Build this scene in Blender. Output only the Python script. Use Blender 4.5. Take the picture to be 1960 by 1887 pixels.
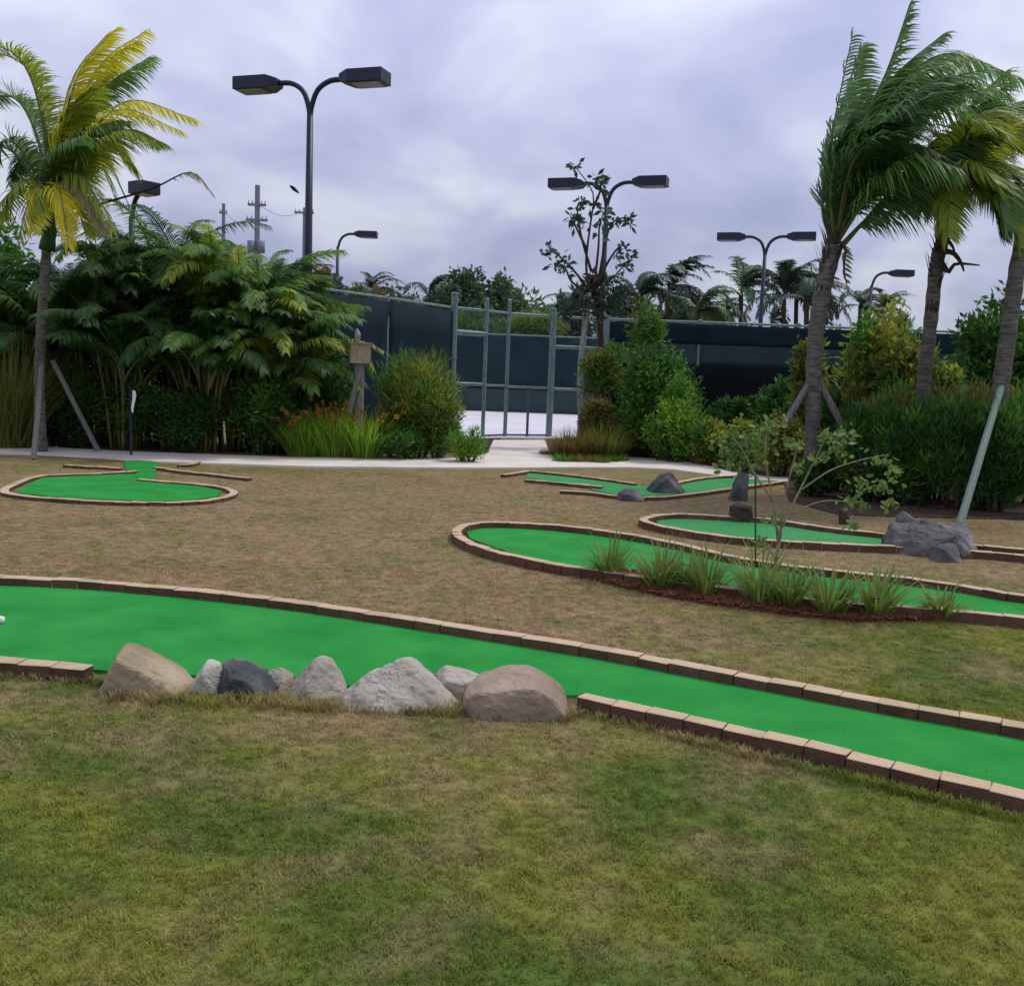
import bpy, bmesh, math, random
from mathutils import Vector, Matrix, noise
rnd = random.Random(7)
R_ = math.radians
sc = bpy.context.scene
for o in list(bpy.data.objects): bpy.data.objects.remove(o)
COL = sc.collection

# ------------------------------------------------------------------ camera
F, CX, CY, PITCH, ROLL, EYE = 1883.0, 980.0, 943.5, R_(6.77), R_(2.2), 1.6
cam_d = bpy.data.cameras.new("camera"); cam = bpy.data.objects.new("camera", cam_d); COL.objects.link(cam)
cam_d.sensor_width = 36; cam_d.lens = 36 * F / 1960; cam_d.clip_end = 3000; cam_d.clip_start = .05
CM = Matrix.Translation((0, 0, EYE)) @ Matrix.Rotation(math.pi/2 - PITCH, 4, 'X') @ Matrix.Rotation(ROLL, 4, 'Z')
cam.matrix_world = CM
sc.camera = cam
CR = CM.to_3x3()
def ray(x, y): return CR @ Vector(((x-CX)/F, (CY-y)/F, -1))
def P(x, y, d):                      # photo point at distance d (world Y)
    r = ray(x, y); return Vector((0, 0, EYE)) + r*(d/r.y)
def G(x, y, z=0.0):                  # photo point on the level z
    r = ray(x, y); return Vector((0, 0, EYE)) + r*((z-EYE)/r.z)

# ------------------------------------------------------------------ world
SUN_DIR = Vector((.50, .30, .95)).normalized()
w = bpy.data.worlds.new("World"); sc.world = w; w.use_nodes = True
nt = w.node_tree; nt.nodes.clear(); N = nt.nodes.new; L = nt.links.new
out = N("ShaderNodeOutputWorld"); bg = N("ShaderNodeBackground"); L(bg.outputs[0], out.inputs[0])
sky = N("ShaderNodeTexSky"); sky.sky_type = 'NISHITA'; sky.sun_disc = False
sky.sun_elevation = math.asin(SUN_DIR.z); sky.sun_rotation = math.atan2(SUN_DIR.x, SUN_DIR.y)
tc = N("ShaderNodeTexCoord"); sep = N("ShaderNodeSeparateXYZ"); L(tc.outputs['Generated'], sep.inputs[0])
def m(op, a, b=None, c=None, clamp=False, tree=None):
    t = tree or nt; n = t.nodes.new("ShaderNodeMath"); n.operation = op; n.use_clamp = clamp
    for i, v in enumerate((a, b, c)):
        if v is None: continue
        if isinstance(v, (int, float)): n.inputs[i].default_value = v
        else: t.links.new(v, n.inputs[i])
    return n.outputs[0]
zz = m('ADD', m('ABSOLUTE', sep.outputs[2]), .42)
cmb = N("ShaderNodeCombineXYZ"); L(m('DIVIDE', sep.outputs[0], zz), cmb.inputs[0]); L(m('DIVIDE', sep.outputs[1], zz), cmb.inputs[1])
cl = N("ShaderNodeTexNoise"); cl.inputs['Scale'].default_value = 2.3; cl.inputs['Detail'].default_value = 4; cl.inputs['Roughness'].default_value = .5
cl.inputs['Distortion'].default_value = .3
L(cmb.outputs[0], cl.inputs[0])
cr = N("ShaderNodeValToRGB"); L(cl.outputs[0], cr.inputs[0])
cr.color_ramp.elements[0].position = .34; cr.color_ramp.elements[0].color = (.39, .42, .66, 1)
cr.color_ramp.elements[1].position = .66; cr.color_ramp.elements[1].color = (.83, .86, .95, 1)
e = cr.color_ramp.elements.new(.5); e.color = (.55, .58, .80, 1)
hz = N("ShaderNodeMapRange"); hz.interpolation_type = 'SMOOTHSTEP'
L(sep.outputs[2], hz.inputs[0]); hz.inputs[1].default_value = -.02; hz.inputs[2].default_value = .38
hz.inputs[3].default_value = .60; hz.inputs[4].default_value = 1.0
mul = N("ShaderNodeVectorMath"); mul.operation = 'SCALE'; L(cr.outputs[0], mul.inputs[0]); L(hz.outputs[0], mul.inputs['Scale'])
sks = N("ShaderNodeVectorMath"); sks.operation = 'SCALE'; L(sky.outputs[0], sks.inputs[0]); sks.inputs['Scale'].default_value = .09
mx = N("ShaderNodeMix"); mx.data_type = 'RGBA'; mx.inputs[0].default_value = .9
L(sks.outputs[0], mx.inputs[6]); L(mul.outputs[0], mx.inputs[7]); L(mx.outputs[2], bg.inputs[0]); bg.inputs[1].default_value = 1.0

sd = bpy.data.lights.new("sun", 'SUN'); sd.energy = 1.5; sd.angle = R_(10); sd.color = (1, .95, .86)
sun = bpy.data.objects.new("sun", sd); COL.objects.link(sun); sun.location = (6, 4, 20)
sun.rotation_euler = SUN_DIR.to_track_quat('Z', 'Y').to_euler()
sc.view_settings.view_transform = 'Standard'; sc.view_settings.look = 'None'
sc.view_settings.exposure = 0.25; sc.view_settings.gamma = 1; sc.view_settings.use_curve_mapping = False
sc.cycles.max_bounces = 6; sc.cycles.transparent_max_bounces = 8

# ------------------------------------------------------------------ helpers
def tag(o, label=None, cat=None, group=None, kind=None):
    if label: o['label'] = label
    if cat: o['category'] = cat
    if group: o['group'] = group
    if kind: o['kind'] = kind
    return o
def empty(name, loc, label=None, cat=None, group=None):
    o = bpy.data.objects.new(name, None); COL.objects.link(o); o.location = loc; o.empty_display_size = .1
    return tag(o, label, cat, group)
class MB:
    def __init__(s): s.v = []; s.f = []; s.mi = []
    def face(s, pts, mi=0):
        b = len(s.v); s.v.extend(pts); s.f.append(tuple(range(b, b+len(pts)))); s.mi.append(mi)
    def ribbon(s, pts, ws, sides, mi=0):
        b = len(s.v); n = len(pts)
        for i in range(n):
            o = sides[i]*(ws[i]*.5); s.v.append(pts[i]-o); s.v.append(pts[i]+o)
        for i in range(n-1):
            s.f.append((b+2*i, b+2*i+1, b+2*i+3, b+2*i+2)); s.mi.append(mi)
    def tube(s, pts, rs, n=8, mi=0, cap=True):
        b = len(s.v); k = len(pts); a0 = None
        for i in range(k):
            t = (pts[min(i+1, k-1)]-pts[max(i-1, 0)]).normalized()
            if a0 is None: a0 = t.orthogonal().normalized()
            a = (a0 - t*a0.dot(t)).normalized(); a0 = a; c = t.cross(a)
            for j in range(n):
                an = 2*math.pi*j/n; s.v.append(pts[i]+(a*math.cos(an)+c*math.sin(an))*rs[i])
        for i in range(k-1):
            for j in range(n):
                j2 = (j+1) % n; s.f.append((b+i*n+j, b+i*n+j2, b+(i+1)*n+j2, b+(i+1)*n+j)); s.mi.append(mi)
        if cap:
            s.f.append(tuple(b+j for j in reversed(range(n)))); s.mi.append(mi)
            s.f.append(tuple(b+(k-1)*n+j for j in range(n))); s.mi.append(mi)
    def box(s, c, h, M=None, mi=0):
        b = len(s.v)
        for sx in (-1, 1):
            for sy in (-1, 1):
                for sz in (-1, 1):
                    p = Vector((sx*h[0], sy*h[1], sz*h[2]))
                    if M is not None: p = M @ p
                    s.v.append(Vector(c)+p)
        for q in ((0,1,3,2),(4,6,7,5),(0,4,5,1),(2,3,7,6),(0,2,6,4),(1,5,7,3)):
            s.f.append(tuple(b+i for i in q)); s.mi.append(mi)
    def mesh(s, name, mats, smooth=False, org=None):
        me = bpy.data.meshes.new(name)
        vs = s.v if org is None else [Vector(v)-org for v in s.v]
        me.from_pydata([tuple(v) for v in vs], [], s.f)
        for mt in (mats if isinstance(mats, (list, tuple)) else [mats]): me.materials.append(mt)
        if any(s.mi): me.polygons.foreach_set('material_index', s.mi)
        if smooth: me.polygons.foreach_set('use_smooth', [True]*len(s.f))
        me.update(); return me
    def build(s, name, mats, parent=None, smooth=False):
        org = parent_loc(parent)
        o = bpy.data.objects.new(name, s.mesh(name, mats, smooth, org)); COL.objects.link(o)
        if parent: o.parent = parent
        return o
def parent_loc(p):
    v = Vector((0, 0, 0))
    while p is not None: v += p.location; p = p.parent
    return v
def place(name, me, parent, loc, rot=(0,0,0), scale=(1,1,1)):
    o = bpy.data.objects.new(name, me); COL.objects.link(o); o.parent = parent
    o.location = Vector(loc)-parent_loc(parent); o.rotation_euler = rot; o.scale = scale
    return o
def catmull(ps, n):
    ps = [ps[0]*2-ps[1]] + list(ps) + [ps[-1]*2-ps[-2]]
    k = len(ps)-3; outp = []
    for i in range(n+1):
        u = i/n*k; j = min(int(u), k-1); t = u-j
        a, b, c, d = ps[j:j+4]
        outp.append(.5*((2*b)+(c-a)*t+(2*a-5*b+4*c-d)*t*t+(3*b-a-3*c+d)*t**3))
    return outp
def resample(pts, step):
    outp = [pts[0].copy()]; acc = 0
    for a, b in zip(pts, pts[1:]):
        d = (b-a).length
        while acc+d >= step:
            a = a+(b-a).normalized()*(step-acc); outp.append(a.copy()); d = (b-a).length; acc = 0
        acc += d
    return outp

# ------------------------------------------------------------------ materials
def mk(name, cols, scale=4, rough=.8, bump=0, bscale=30, island=0, objrand=0, transl=0, spec=.3, metal=0, detail=4, coords='Object', stretch=None):
    mt = bpy.data.materials.new(name); mt.use_nodes = True; t = mt.node_tree; t.nodes.clear(); N = t.nodes.new; L = t.links.new
    o = N("ShaderNodeOutputMaterial"); b = N("ShaderNodeBsdfPrincipled")
    b.inputs['Roughness'].default_value = rough; b.inputs['Metallic'].default_value = metal
    b.inputs['Specular IOR Level'].default_value = spec
    tcn = N("ShaderNodeTexCoord"); vec = tcn.outputs['Object']
    if coords == 'World': vec = N("ShaderNodeNewGeometry").outputs['Position']
    if stretch:
        mp = N("ShaderNodeMapping"); L(vec, mp.inputs[0]); mp.inputs['Scale'].default_value = stretch; vec = mp.outputs[0]
    n1 = N("ShaderNodeTexNoise"); n1.inputs['Scale'].default_value = scale; n1.inputs['Detail'].default_value = detail; L(vec, n1.inputs[0])
    fac = m('MULTIPLY_ADD', n1.outputs[0], 2.0, -.5, True, t)
    if island:
        g = N("ShaderNodeNewGeometry"); fac = m('ADD', m('MULTIPLY', fac, 1-island, tree=t), m('MULTIPLY', g.outputs['Random Per Island'], island, tree=t), tree=t)
    if objrand:
        g = N("ShaderNodeObjectInfo"); fac = m('ADD', m('MULTIPLY', fac, 1-objrand, tree=t), m('MULTIPLY', g.outputs['Random'], objrand, tree=t), tree=t)
    r = N("ShaderNodeValToRGB"); L(fac, r.inputs[0])
    k = len(cols); els = r.color_ramp.elements
    for i, c in enumerate(cols):
        p = i/(k-1) if k > 1 else 0
        if i == 0: el = els[0]; el.position = 0
        elif i == k-1: el = els[len(els)-1]; el.position = 1
        else: el = els.new(p)
        el.color = (*c, 1)
    if k == 1: els[1].color = (*cols[0], 1)
    L(r.outputs[0], b.inputs['Base Color'])
    if bump:
        bn = N("ShaderNodeTexNoise"); bn.inputs['Scale'].default_value = bscale; bn.inputs['Detail'].default_value = 5; L(vec, bn.inputs[0])
        bp = N("ShaderNodeBump"); bp.inputs['Strength'].default_value = min(1, bump); bp.inputs['Distance'].default_value = .02*max(1, bump)
        L(bn.outputs[0], bp.inputs['Height']); L(bp.outputs[0], b.inputs['Normal'])
    if transl:
        tr = N("ShaderNodeBsdfTranslucent"); hs = N("ShaderNodeHueSaturation"); hs.inputs['Value'].default_value = 1.6
        L(r.outputs[0], hs.inputs['Color']); L(hs.outputs[0], tr.inputs[0])
        ms = N("ShaderNodeMixShader"); ms.inputs[0].default_value = transl
        L(b.outputs[0], ms.inputs[1]); L(tr.outputs[0], ms.inputs[2]); L(ms.outputs[0], o.inputs[0])
    else: L(b.outputs[0], o.inputs[0])
    return mt

def lawn_material(name, blades):
    mt = bpy.data.materials.new(name); mt.use_nodes = True; t = mt.node_tree; t.nodes.clear(); N = t.nodes.new; L = t.links.new
    o = N("ShaderNodeOutputMaterial"); b = N("ShaderNodeBsdfPrincipled"); b.inputs['Roughness'].default_value = .9
    b.inputs['Specular IOR Level'].default_value = .1
    pos = N("ShaderNodeNewGeometry").outputs['Position']; s = N("ShaderNodeSeparateXYZ"); L(pos, s.inputs[0]); X, Y = s.outputs[0], s.outputs[1]
    def nz(sc_, det=3, off=0, dist=0):
        n = N("ShaderNodeTexNoise"); n.inputs['Scale'].default_value = sc_; n.inputs['Detail'].default_value = det; n.inputs['Distortion'].default_value = dist
        mp = N("ShaderNodeMapping"); L(pos, mp.inputs[0]); mp.inputs['Location'].default_value = (off, off*.7, 0); mp.inputs['Scale'].default_value = (1, 1, 0)
        L(mp.outputs[0], n.inputs[0]); return n.outputs[0]
    def mr(v, a, b_, c, d):
        n = N("ShaderNodeMapRange"); n.interpolation_type = 'SMOOTHSTEP'; L(v, n.inputs[0])
        for i, q in enumerate((a, b_, c, d)): n.inputs[i+1].default_value = q
        return n.outputs[0]
    A = lambda *a: m('ADD', *a, tree=t); M_ = lambda *a: m('MULTIPLY', *a, tree=t); S_ = lambda *a: m('SUBTRACT', *a, tree=t)
    near = mr(Y, 2.9, 5.8, .92, .04)
    right = M_(mr(X, .3, 2.6, 0, 1), M_(mr(Y, 7.0, 8.6, 1, 0), .75))
    farl = M_(mr(Y, 13.0, 15.5, 0, 1), .22)
    g = A(A(A(near, right), farl), A(M_(S_(nz(.75, 3), .5), 1.5), M_(S_(nz(2.6, 4, 5), .5), 1.9)))
    g = m('MAXIMUM', m('MINIMUM', g, 1, tree=t), 0, tree=t)
    def mix(f, c1, c2):
        n = N("ShaderNodeMix"); n.data_type = 'RGBA'; L(f, n.inputs[0])
        for i, c in ((6, c1), (7, c2)):
            if isinstance(c, tuple): n.inputs[i].default_value = (*c, 1)
            else: L(c, n.inputs[i])
        return n.outputs[2]
    k = 2.15 if blades else 1.25
    sca = lambda c: tuple(min(.9, q*k) for q in c)
    brown = mix(mr(nz(1.6, 4, 9), .35, .65, 0, 1), sca((.178, .138, .066)), sca((.215, .150, .086)))
    green = mix(mr(nz(1.1, 3, 17), .38, .62, 0, 1), sca((.070, .100, .018)), sca((.130, .136, .025)))
    c = mix(g, brown, green)
    fine = mr(nz(26, 5, 3), .3, .7, .84, 1.16)
    sp = mr(nz(9, 4, 31), .35, .65, .84, 1.14)
    fac = M_(fine, sp)
    if blades:
        oi = N("ShaderNodeNewGeometry").outputs['Random Per Island']; fac = M_(fac, A(M_(oi, .36), .82))
    vm = N("ShaderNodeVectorMath"); vm.operation = 'SCALE'; L(c, vm.inputs[0]); L(fac, vm.inputs['Scale'])
    L(vm.outputs[0], b.inputs['Base Color'])
    if not blades:
        bp = N("ShaderNodeBump"); bp.inputs['Strength'].default_value = .45; bp.inputs['Distance'].default_value = .02
        L(nz(40, 6, 1), bp.inputs['Height']); L(bp.outputs[0], b.inputs['Normal'])
        L(b.outputs[0], o.inputs[0])
    else:
        tr = N("ShaderNodeBsdfTranslucent"); L(vm.outputs[0], tr.inputs[0]); ms = N("ShaderNodeMixShader"); ms.inputs[0].default_value = .25
        L(b.outputs[0], ms.inputs[1]); L(tr.outputs[0], ms.inputs[2]); L(ms.outputs[0], o.inputs[0])
    return mt

M = {}
M['lawn'] = lawn_material('lawn', False); M['blades'] = lawn_material('grass_blades', True)
M['turf'] = mk('turf', [(.016, .235, .034), (.026, .31, .050), (.045, .36, .065)], 2.2, .9, .6, 190, detail=9, coords='World', spec=.15)
M['turf_old'] = mk('faded_turf', [(.045, .26, .075), (.07, .31, .10)], 1.5, .9, .35, 120, coords='World', spec=.1)
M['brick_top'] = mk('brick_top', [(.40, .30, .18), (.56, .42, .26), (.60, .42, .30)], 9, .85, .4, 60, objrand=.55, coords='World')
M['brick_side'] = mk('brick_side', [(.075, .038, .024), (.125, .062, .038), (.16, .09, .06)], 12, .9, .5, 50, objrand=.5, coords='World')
M['brick_pale'] = mk('pale_mortar', [(.45, .42, .33), (.6, .56, .46)], 20, .9, .3)
M['concrete'] = mk('concrete', [(.60, .53, .44), (.72, .65, .56), (.80, .74, .66)], 1.2, .85, .15, 40, coords='World')
M['court'] = mk('court', [(.72, .68, .72), (.82, .78, .82)], .5, .85, .1, 20, coords='World')
M['soil'] = mk('soil', [(.018, .011, .008), (.05, .028, .018), (.09, .05, .03)], 6, .95, .8, 25, coords='World')
M['mulch'] = mk('mulch', [(.075, .030, .015), (.16, .058, .030), (.25, .105, .06)], 9, .95, .9, 40, island=.4, coords='World')
M['lamp'] = mk('lamp_paint', [(.010, .014, .034), (.016, .022, .05)], 3, .45, 0, spec=.4)
M['lens'] = mk('lamp_glass', [(.25, .25, .27), (.34, .34, .36)], 5, .25)
M['galv'] = mk('green_paint_metal', [(.11, .17, .165), (.17, .24, .23), (.24, .30, .29)], 8, .5, .1, 30, coords='World')
M['galvd'] = mk('dark_post', [(.07, .07, .10), (.11, .11, .15)], 8, .5)
M['screen'] = mk('windscreen', [(.006, .018, .024), (.009, .024, .034), (.014, .032, .046)], .8, .85, .3, 12, coords='World', spec=.15)
M['screen_grey'] = mk('windscreen_grey', [(.026, .045, .05), (.05, .075, .08)], 1.2, .85, .3, 12, coords='World', spec=.15)
M['screen_black'] = mk('windscreen_black', [(.004, .006, .007), (.009, .012, .012)], 1.2, .9, .2, 12, coords='World', spec=.1)
M['wire'] = mk('wire', [(.07, .13, .10), (.11, .18, .14)], 8, .6)
M['wood'] = mk('wood', [(.16, .12, .075), (.33, .26, .17), (.45, .37, .26)], 6, .85, .5, 30, stretch=(8, 8, 1))
M['woodgrey'] = mk('grey_wood', [(.09, .085, .08), (.20, .19, .175), (.28, .27, .25)], 6, .85, .6, 30, stretch=(8, 8, 1))
M['brace'] = mk('brace_paint', [(.16, .22, .18), (.26, .32, .27)], 5, .7, .2, stretch=(6, 6, 1))
M['utility'] = mk('utility_hazed', [(.20, .20, .27), (.27, .27, .34)], 4, .9)  # pale blue-grey: distance haze is put into the pole colour
M['bark'] = mk('palm_bark', [(.065, .058, .048), (.15, .138, .118), (.27, .25, .22)], 7, .95, 1.0, 26, coords='World', stretch=(1, 1, 4.5))
M['barkd'] = mk('dark_bark', [(.03, .022, .015), (.07, .05, .035), (.12, .09, .065)], 9, .95, 1.0, 30, coords='World')
M['barkpale'] = mk('pale_bark', [(.22, .21, .18), (.42, .40, .35)], 8, .9, .5, 30)
def leafm(name, cols, tr=.38, isl=.7, rough=.5, scale=1.2, g=1.8): return mk(name, [(min(.8, c[0]*g*1.0), min(.8, c[1]*g*1.12), min(.8, c[2]*g*.72)) for c in cols], scale, rough, 0, island=isl, transl=tr, coords='World', spec=.35)
M['fr_green'] = leafm('frond_green', [(.028, .060, .020), (.060, .110, .034), (.12, .175, .055)])
M['fr_dark'] = leafm('frond_dark', [(.009, .028, .012), (.020, .052, .018), (.045, .092, .028)])
M['fr_blue'] = leafm('frond_bluegreen', [(.028, .060, .038), (.065, .11, .068), (.16, .22, .16)])
M['fr_yellow'] = leafm('frond_yellow', [(.14, .15, .02), (.34, .27, .02), (.50, .36, .03)])
M['fr_yg'] = leafm('frond_yellowgreen', [(.06, .095, .02), (.14, .165, .028), (.25, .235, .045)])
M['fr_dead'] = leafm('frond_dead', [(.08, .06, .05), (.16, .12, .09), (.26, .21, .17)])
M['rachis'] = mk('rachis', [(.10, .12, .04), (.18, .19, .08)], 5, .6)
M['rachisd'] = mk('rachis_dark', [(.02, .03, .02), (.05, .06, .04)], 5, .6)
M['cane'] = mk('cane', [(.05, .05, .015), (.13, .11, .03), (.18, .15, .05)], 2, .6, coords='World')
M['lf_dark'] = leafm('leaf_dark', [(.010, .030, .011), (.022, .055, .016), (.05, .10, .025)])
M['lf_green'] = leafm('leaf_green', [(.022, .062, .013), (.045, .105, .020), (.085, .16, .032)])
M['lf_bright'] = leafm('leaf_bright', [(.045, .095, .014), (.10, .17, .02), (.19, .25, .035)])
M['lf_yg'] = leafm('leaf_yellowgreen', [(.045, .065, .014), (.13, .13, .025), (.24, .205, .045)])
M['lf_olive'] = leafm('leaf_olive', [(.035, .042, .014), (.075, .078, .022), (.12, .115, .035)])
M['lf_brown'] = leafm('leaf_brown', [(.04, .026, .015), (.10, .062, .03), (.19, .125, .06)])
M['lf_far'] = leafm('leaf_far', [(.032, .056, .048), (.055, .085, .062), (.095, .13, .085)], .15)  # leaf colour lightened and blued to stand in for distance haze
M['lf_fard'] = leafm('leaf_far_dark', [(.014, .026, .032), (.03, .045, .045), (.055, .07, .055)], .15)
M['lf_orange'] = leafm('leaf_orange', [(.10, .05, .02), (.24, .09, .03), (.35, .15, .05)])
M['sapleaf'] = leafm('sapling_leaf', [(.03, .055, .020), (.07, .10, .035), (.14, .165, .075)])
M['white'] = mk('white_plastic', [(.75, .75, .72), (.8, .8, .78)], 5, .5)
def rockm(name, cols): return mk(name, cols, 2.6, .92, .9, 22, coords='World', detail=8, spec=.2)
M['r_tan'] = rockm('rock_tan', [(.20, .155, .09), (.36, .29, .185), (.52, .43, .29)])
M['r_pale'] = rockm('rock_pale', [(.26, .27, .21), (.42, .42, .34), (.58, .56, .48)])
M['r_dark'] = rockm('rock_dark', [(.030, .038, .038), (.075, .085, .08), (.26, .26, .23)])
M['r_pink'] = rockm('rock_pink', [(.24, .21, .165), (.40, .36, .29), (.56, .51, .43)])
M['r_brown'] = rockm('rock_brown', [(.19, .13, .09), (.30, .225, .165), (.42, .33, .25)])
M['r_slate'] = rockm('rock_slate', [(.035, .034, .036), (.15, .145, .14), (.38, .36, .34)])

# ------------------------------------------------------------------ ground
def prism(pts, z0, z1, name, mat, parent=None, inset=0):
    bm = bmesh.new(); vs = [bm.verts.new((p.x, p.y, z1)) for p in pts]; f = bm.faces.new(vs)
    bm.normal_update()
    if f.normal.z < 0: f.normal_flip()
    r = bmesh.ops.extrude_face_region(bm, geom=[f]); 
    for v in [q for q in r['geom'] if isinstance(q, bmesh.types.BMVert)]: v.co.z = z1
    for v in vs: v.co.z = z0
    bmesh.ops.recalc_face_normals(bm, faces=bm.faces)
    bmesh.ops.triangulate(bm, faces=[f for f in bm.faces if len(f.verts) > 4])
    org = parent_loc(parent)
    me = bpy.data.meshes.new(name); bm.transform(Matrix.Translation(-org)); bm.to_mesh(me); bm.free(); me.materials.append(mat)
    o = bpy.data.objects.new(name, me); COL.objects.link(o)
    if parent: o.parent = parent
    return o
g = MB(); g.face([Vector((-900, -60, 0)), Vector((900, -60, 0)), Vector((900, 1600, 0)), Vector((-900, 1600, 0))])
tag(g.build('ground', M['lawn']), 'dry brown and olive green mown lawn', kind='structure')
def gp(l, z=0): return [G(x, y, z) for x, y in l]
bedL = gp([(-160, 846), (60, 851), (250, 861), (560, 872), (930, 866), (960, 838), (965, 815)]) + [Vector((-1.0, 24.6, 0)), Vector((-4.2, 20, 0)), Vector((-14, 20, 0))]
tag(prism(bedL, -.05, .012, 'planting_bed', M['soil']), 'dark soil bed under the thicket left of the gate', kind='structure')
bedR = gp([(1045, 832), (1050, 860), (1062, 880), (1190, 882), (1196, 872), (1272, 876), (1345, 886), (1396, 900), (1440, 908), (1500, 925), (1510, 960), (1600, 985), (1700, 990), (2150, 1000)]) + [Vector((14, 24, 0)), Vector((1.7, 25, 0))]
tag(prism(bedR, -.05, .012, 'planting_bed', M['soil']), 'dark soil bed under the shrubs right of the gate', kind='structure')
path = gp([(-200, 848), (60, 853), (150, 859), (250, 864), (560, 875), (900, 876), (932, 868), (945, 842), (1042, 842), (1052, 866), (1066, 883), (1185, 884), (1197, 874), (1272, 878), (1345, 888), (1400, 903), (1462, 911), (1508, 912), (1508, 921), (1460, 918), (1395, 912), (1291, 898), (1200, 894), (1060, 894), (930, 895), (590, 892), (300, 883), (190, 874), (70, 868), (-200, 863)], .03)
tag(prism(path, -.05, .03, 'path', M['concrete']), 'pale concrete footpath curving past the beds to the gate', kind='structure')
court = [Vector((-1.5, 24.3, 0)), Vector((-.2, 25.4, 0)), Vector((2.6, 26.4, 0)), Vector((9, 26.5, 0)), Vector((13, 46, 0)), Vector((-9, 46, 0))]
tag(prism(court, -.05, .02, 'court', M['court']), 'pale concrete court surface behind the fence', kind='structure')
mb_ = gp([(1120, 1098), (1160, 1088), (1260, 1108), (1400, 1128), (1550, 1153), (1700, 1170), (1810, 1180), (1820, 1186), (1740, 1191), (1620, 1191), (1500, 1178), (1380, 1162), (1260, 1142), (1160, 1119)])
MULCH = mb_
tag(prism(mb_, -.05, .012, 'mulch_bed', M['mulch']), 'red brown mulch strip along the brick edging', kind='structure')

# ------------------------------------------------------------------ brick edged holes
def brick_mesh(seed):
    r = random.Random(seed); bm = bmesh.new(); bmesh.ops.create_cube(bm, size=1)
    for v in bm.verts:
        v.co.x *= .178; v.co.y *= .092; v.co.z *= .085
        v.co += Vector((r.uniform(-.003, .003), r.uniform(-.004, .004), r.uniform(-.003, .003)))
    bmesh.ops.bevel(bm, geom=bm.edges[:], offset=.003, segments=1, affect='EDGES')
    bm.normal_update()
    me = bpy.data.meshes.new('brick'); bm.to_mesh(me); bm.free()
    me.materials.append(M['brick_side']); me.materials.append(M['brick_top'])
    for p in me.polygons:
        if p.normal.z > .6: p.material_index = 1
    return me
BR = [brick_mesh(i) for i in range(5)]
CURBS = []
def curb(parent, pix, z=.07, step=.182, mort=None):
    pts = [G(x, y, z) for x, y in pix]
    pts = resample(catmull(pts, 14*len(pts)), step)
    CURBS.append([Vector((p.x, p.y)) for p in pts])
    for i, (a, b) in enumerate(zip(pts, pts[1:])):
        d = b-a; c = (a+b)*.5
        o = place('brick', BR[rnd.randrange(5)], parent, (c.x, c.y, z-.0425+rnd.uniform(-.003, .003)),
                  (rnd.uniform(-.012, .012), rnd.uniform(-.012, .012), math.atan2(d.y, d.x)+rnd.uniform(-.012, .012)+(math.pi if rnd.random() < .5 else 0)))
    if mort:
        mbm = MB(); n = 0
        for a in pts[1:-1]:
            mbm.box((a.x, a.y, z-.05), (.0055, .042, .036))
        mbm.build('mortar', M['brick_pale'], parent)['kind'] = 'stuff'
    return pts
TURFS = []
def turf(parent, pix, mat, z=.022):
    p = [G(x, y, z) for x, y in pix]; TURFS.append([Vector((q.x, q.y)) for q in p])
    return prism(p, -.03, z, 'turf', mat, parent)
# hole A (nearest)
hA = empty('golf_hole', G(700, 1250), 'nearest and widest mini golf hole, bright green turf with grey rocks along its front edge', 'mini golf hole', 'brick edged mini golf holes')
backA = [(-420, 1096), (-150, 1099), (0, 1103), (80, 1106), (200, 1113), (400, 1131), (600, 1155), (800, 1185), (980, 1213), (1150, 1240), (1300, 1268), (1500, 1305), (1700, 1342), (1960, 1388), (2200, 1435)]
fLA = [(-420, 1240), (-150, 1253), (0, 1262), (70, 1267), (140, 1273), (225, 1281)]
fRA = [(1112, 1328), (1240, 1357), (1400, 1391), (1560, 1425), (1740, 1470), (1960, 1518), (2200, 1585)]
curb(hA, backA, .075, mort=1); curb(hA, fLA, mort=1); curb(hA, fRA, mort=1)
ta = [(x, y+6) for x, y in backA] + [(x, y+2) for x, y in reversed(fRA)] + [(1095, 1330), (900, 1322), (700, 1314), (500, 1300), (350, 1290), (240, 1284)] + [(x, y+4) for x, y in reversed(fLA)]
turf(hA, ta, M['turf'])
# hole B (left)
hB = empty('golf_hole', G(220, 935), 'small eye shaped mini golf hole on the left below the palm', 'mini golf hole', 'brick edged mini golf holes')
curb(hB, [(262, 901), (200, 905), (135, 907), (75, 910), (30, 925), (8, 938), (30, 946), (130, 955), (250, 960), (350, 960), (415, 954), (448, 943), (430, 933), (380, 926), (320, 921), (262, 916)], .045)
curb(hB, [(296, 893), (350, 901), (400, 906), (480, 915)], .045); curb(hB, [(340, 889), (365, 888), (382, 881)], .045)
curb(hB, [(125, 889), (165, 892), (215, 894), (240, 896)], .045)
turf(hB, [(262, 907), (240, 898), (238, 882), (300, 880), (302, 893), (296, 905), (300, 922), (380, 930), (425, 939), (415, 950), (350, 958), (250, 958), (130, 953), (30, 943), (50, 928), (80, 914), (200, 908)], M['turf'])
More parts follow.
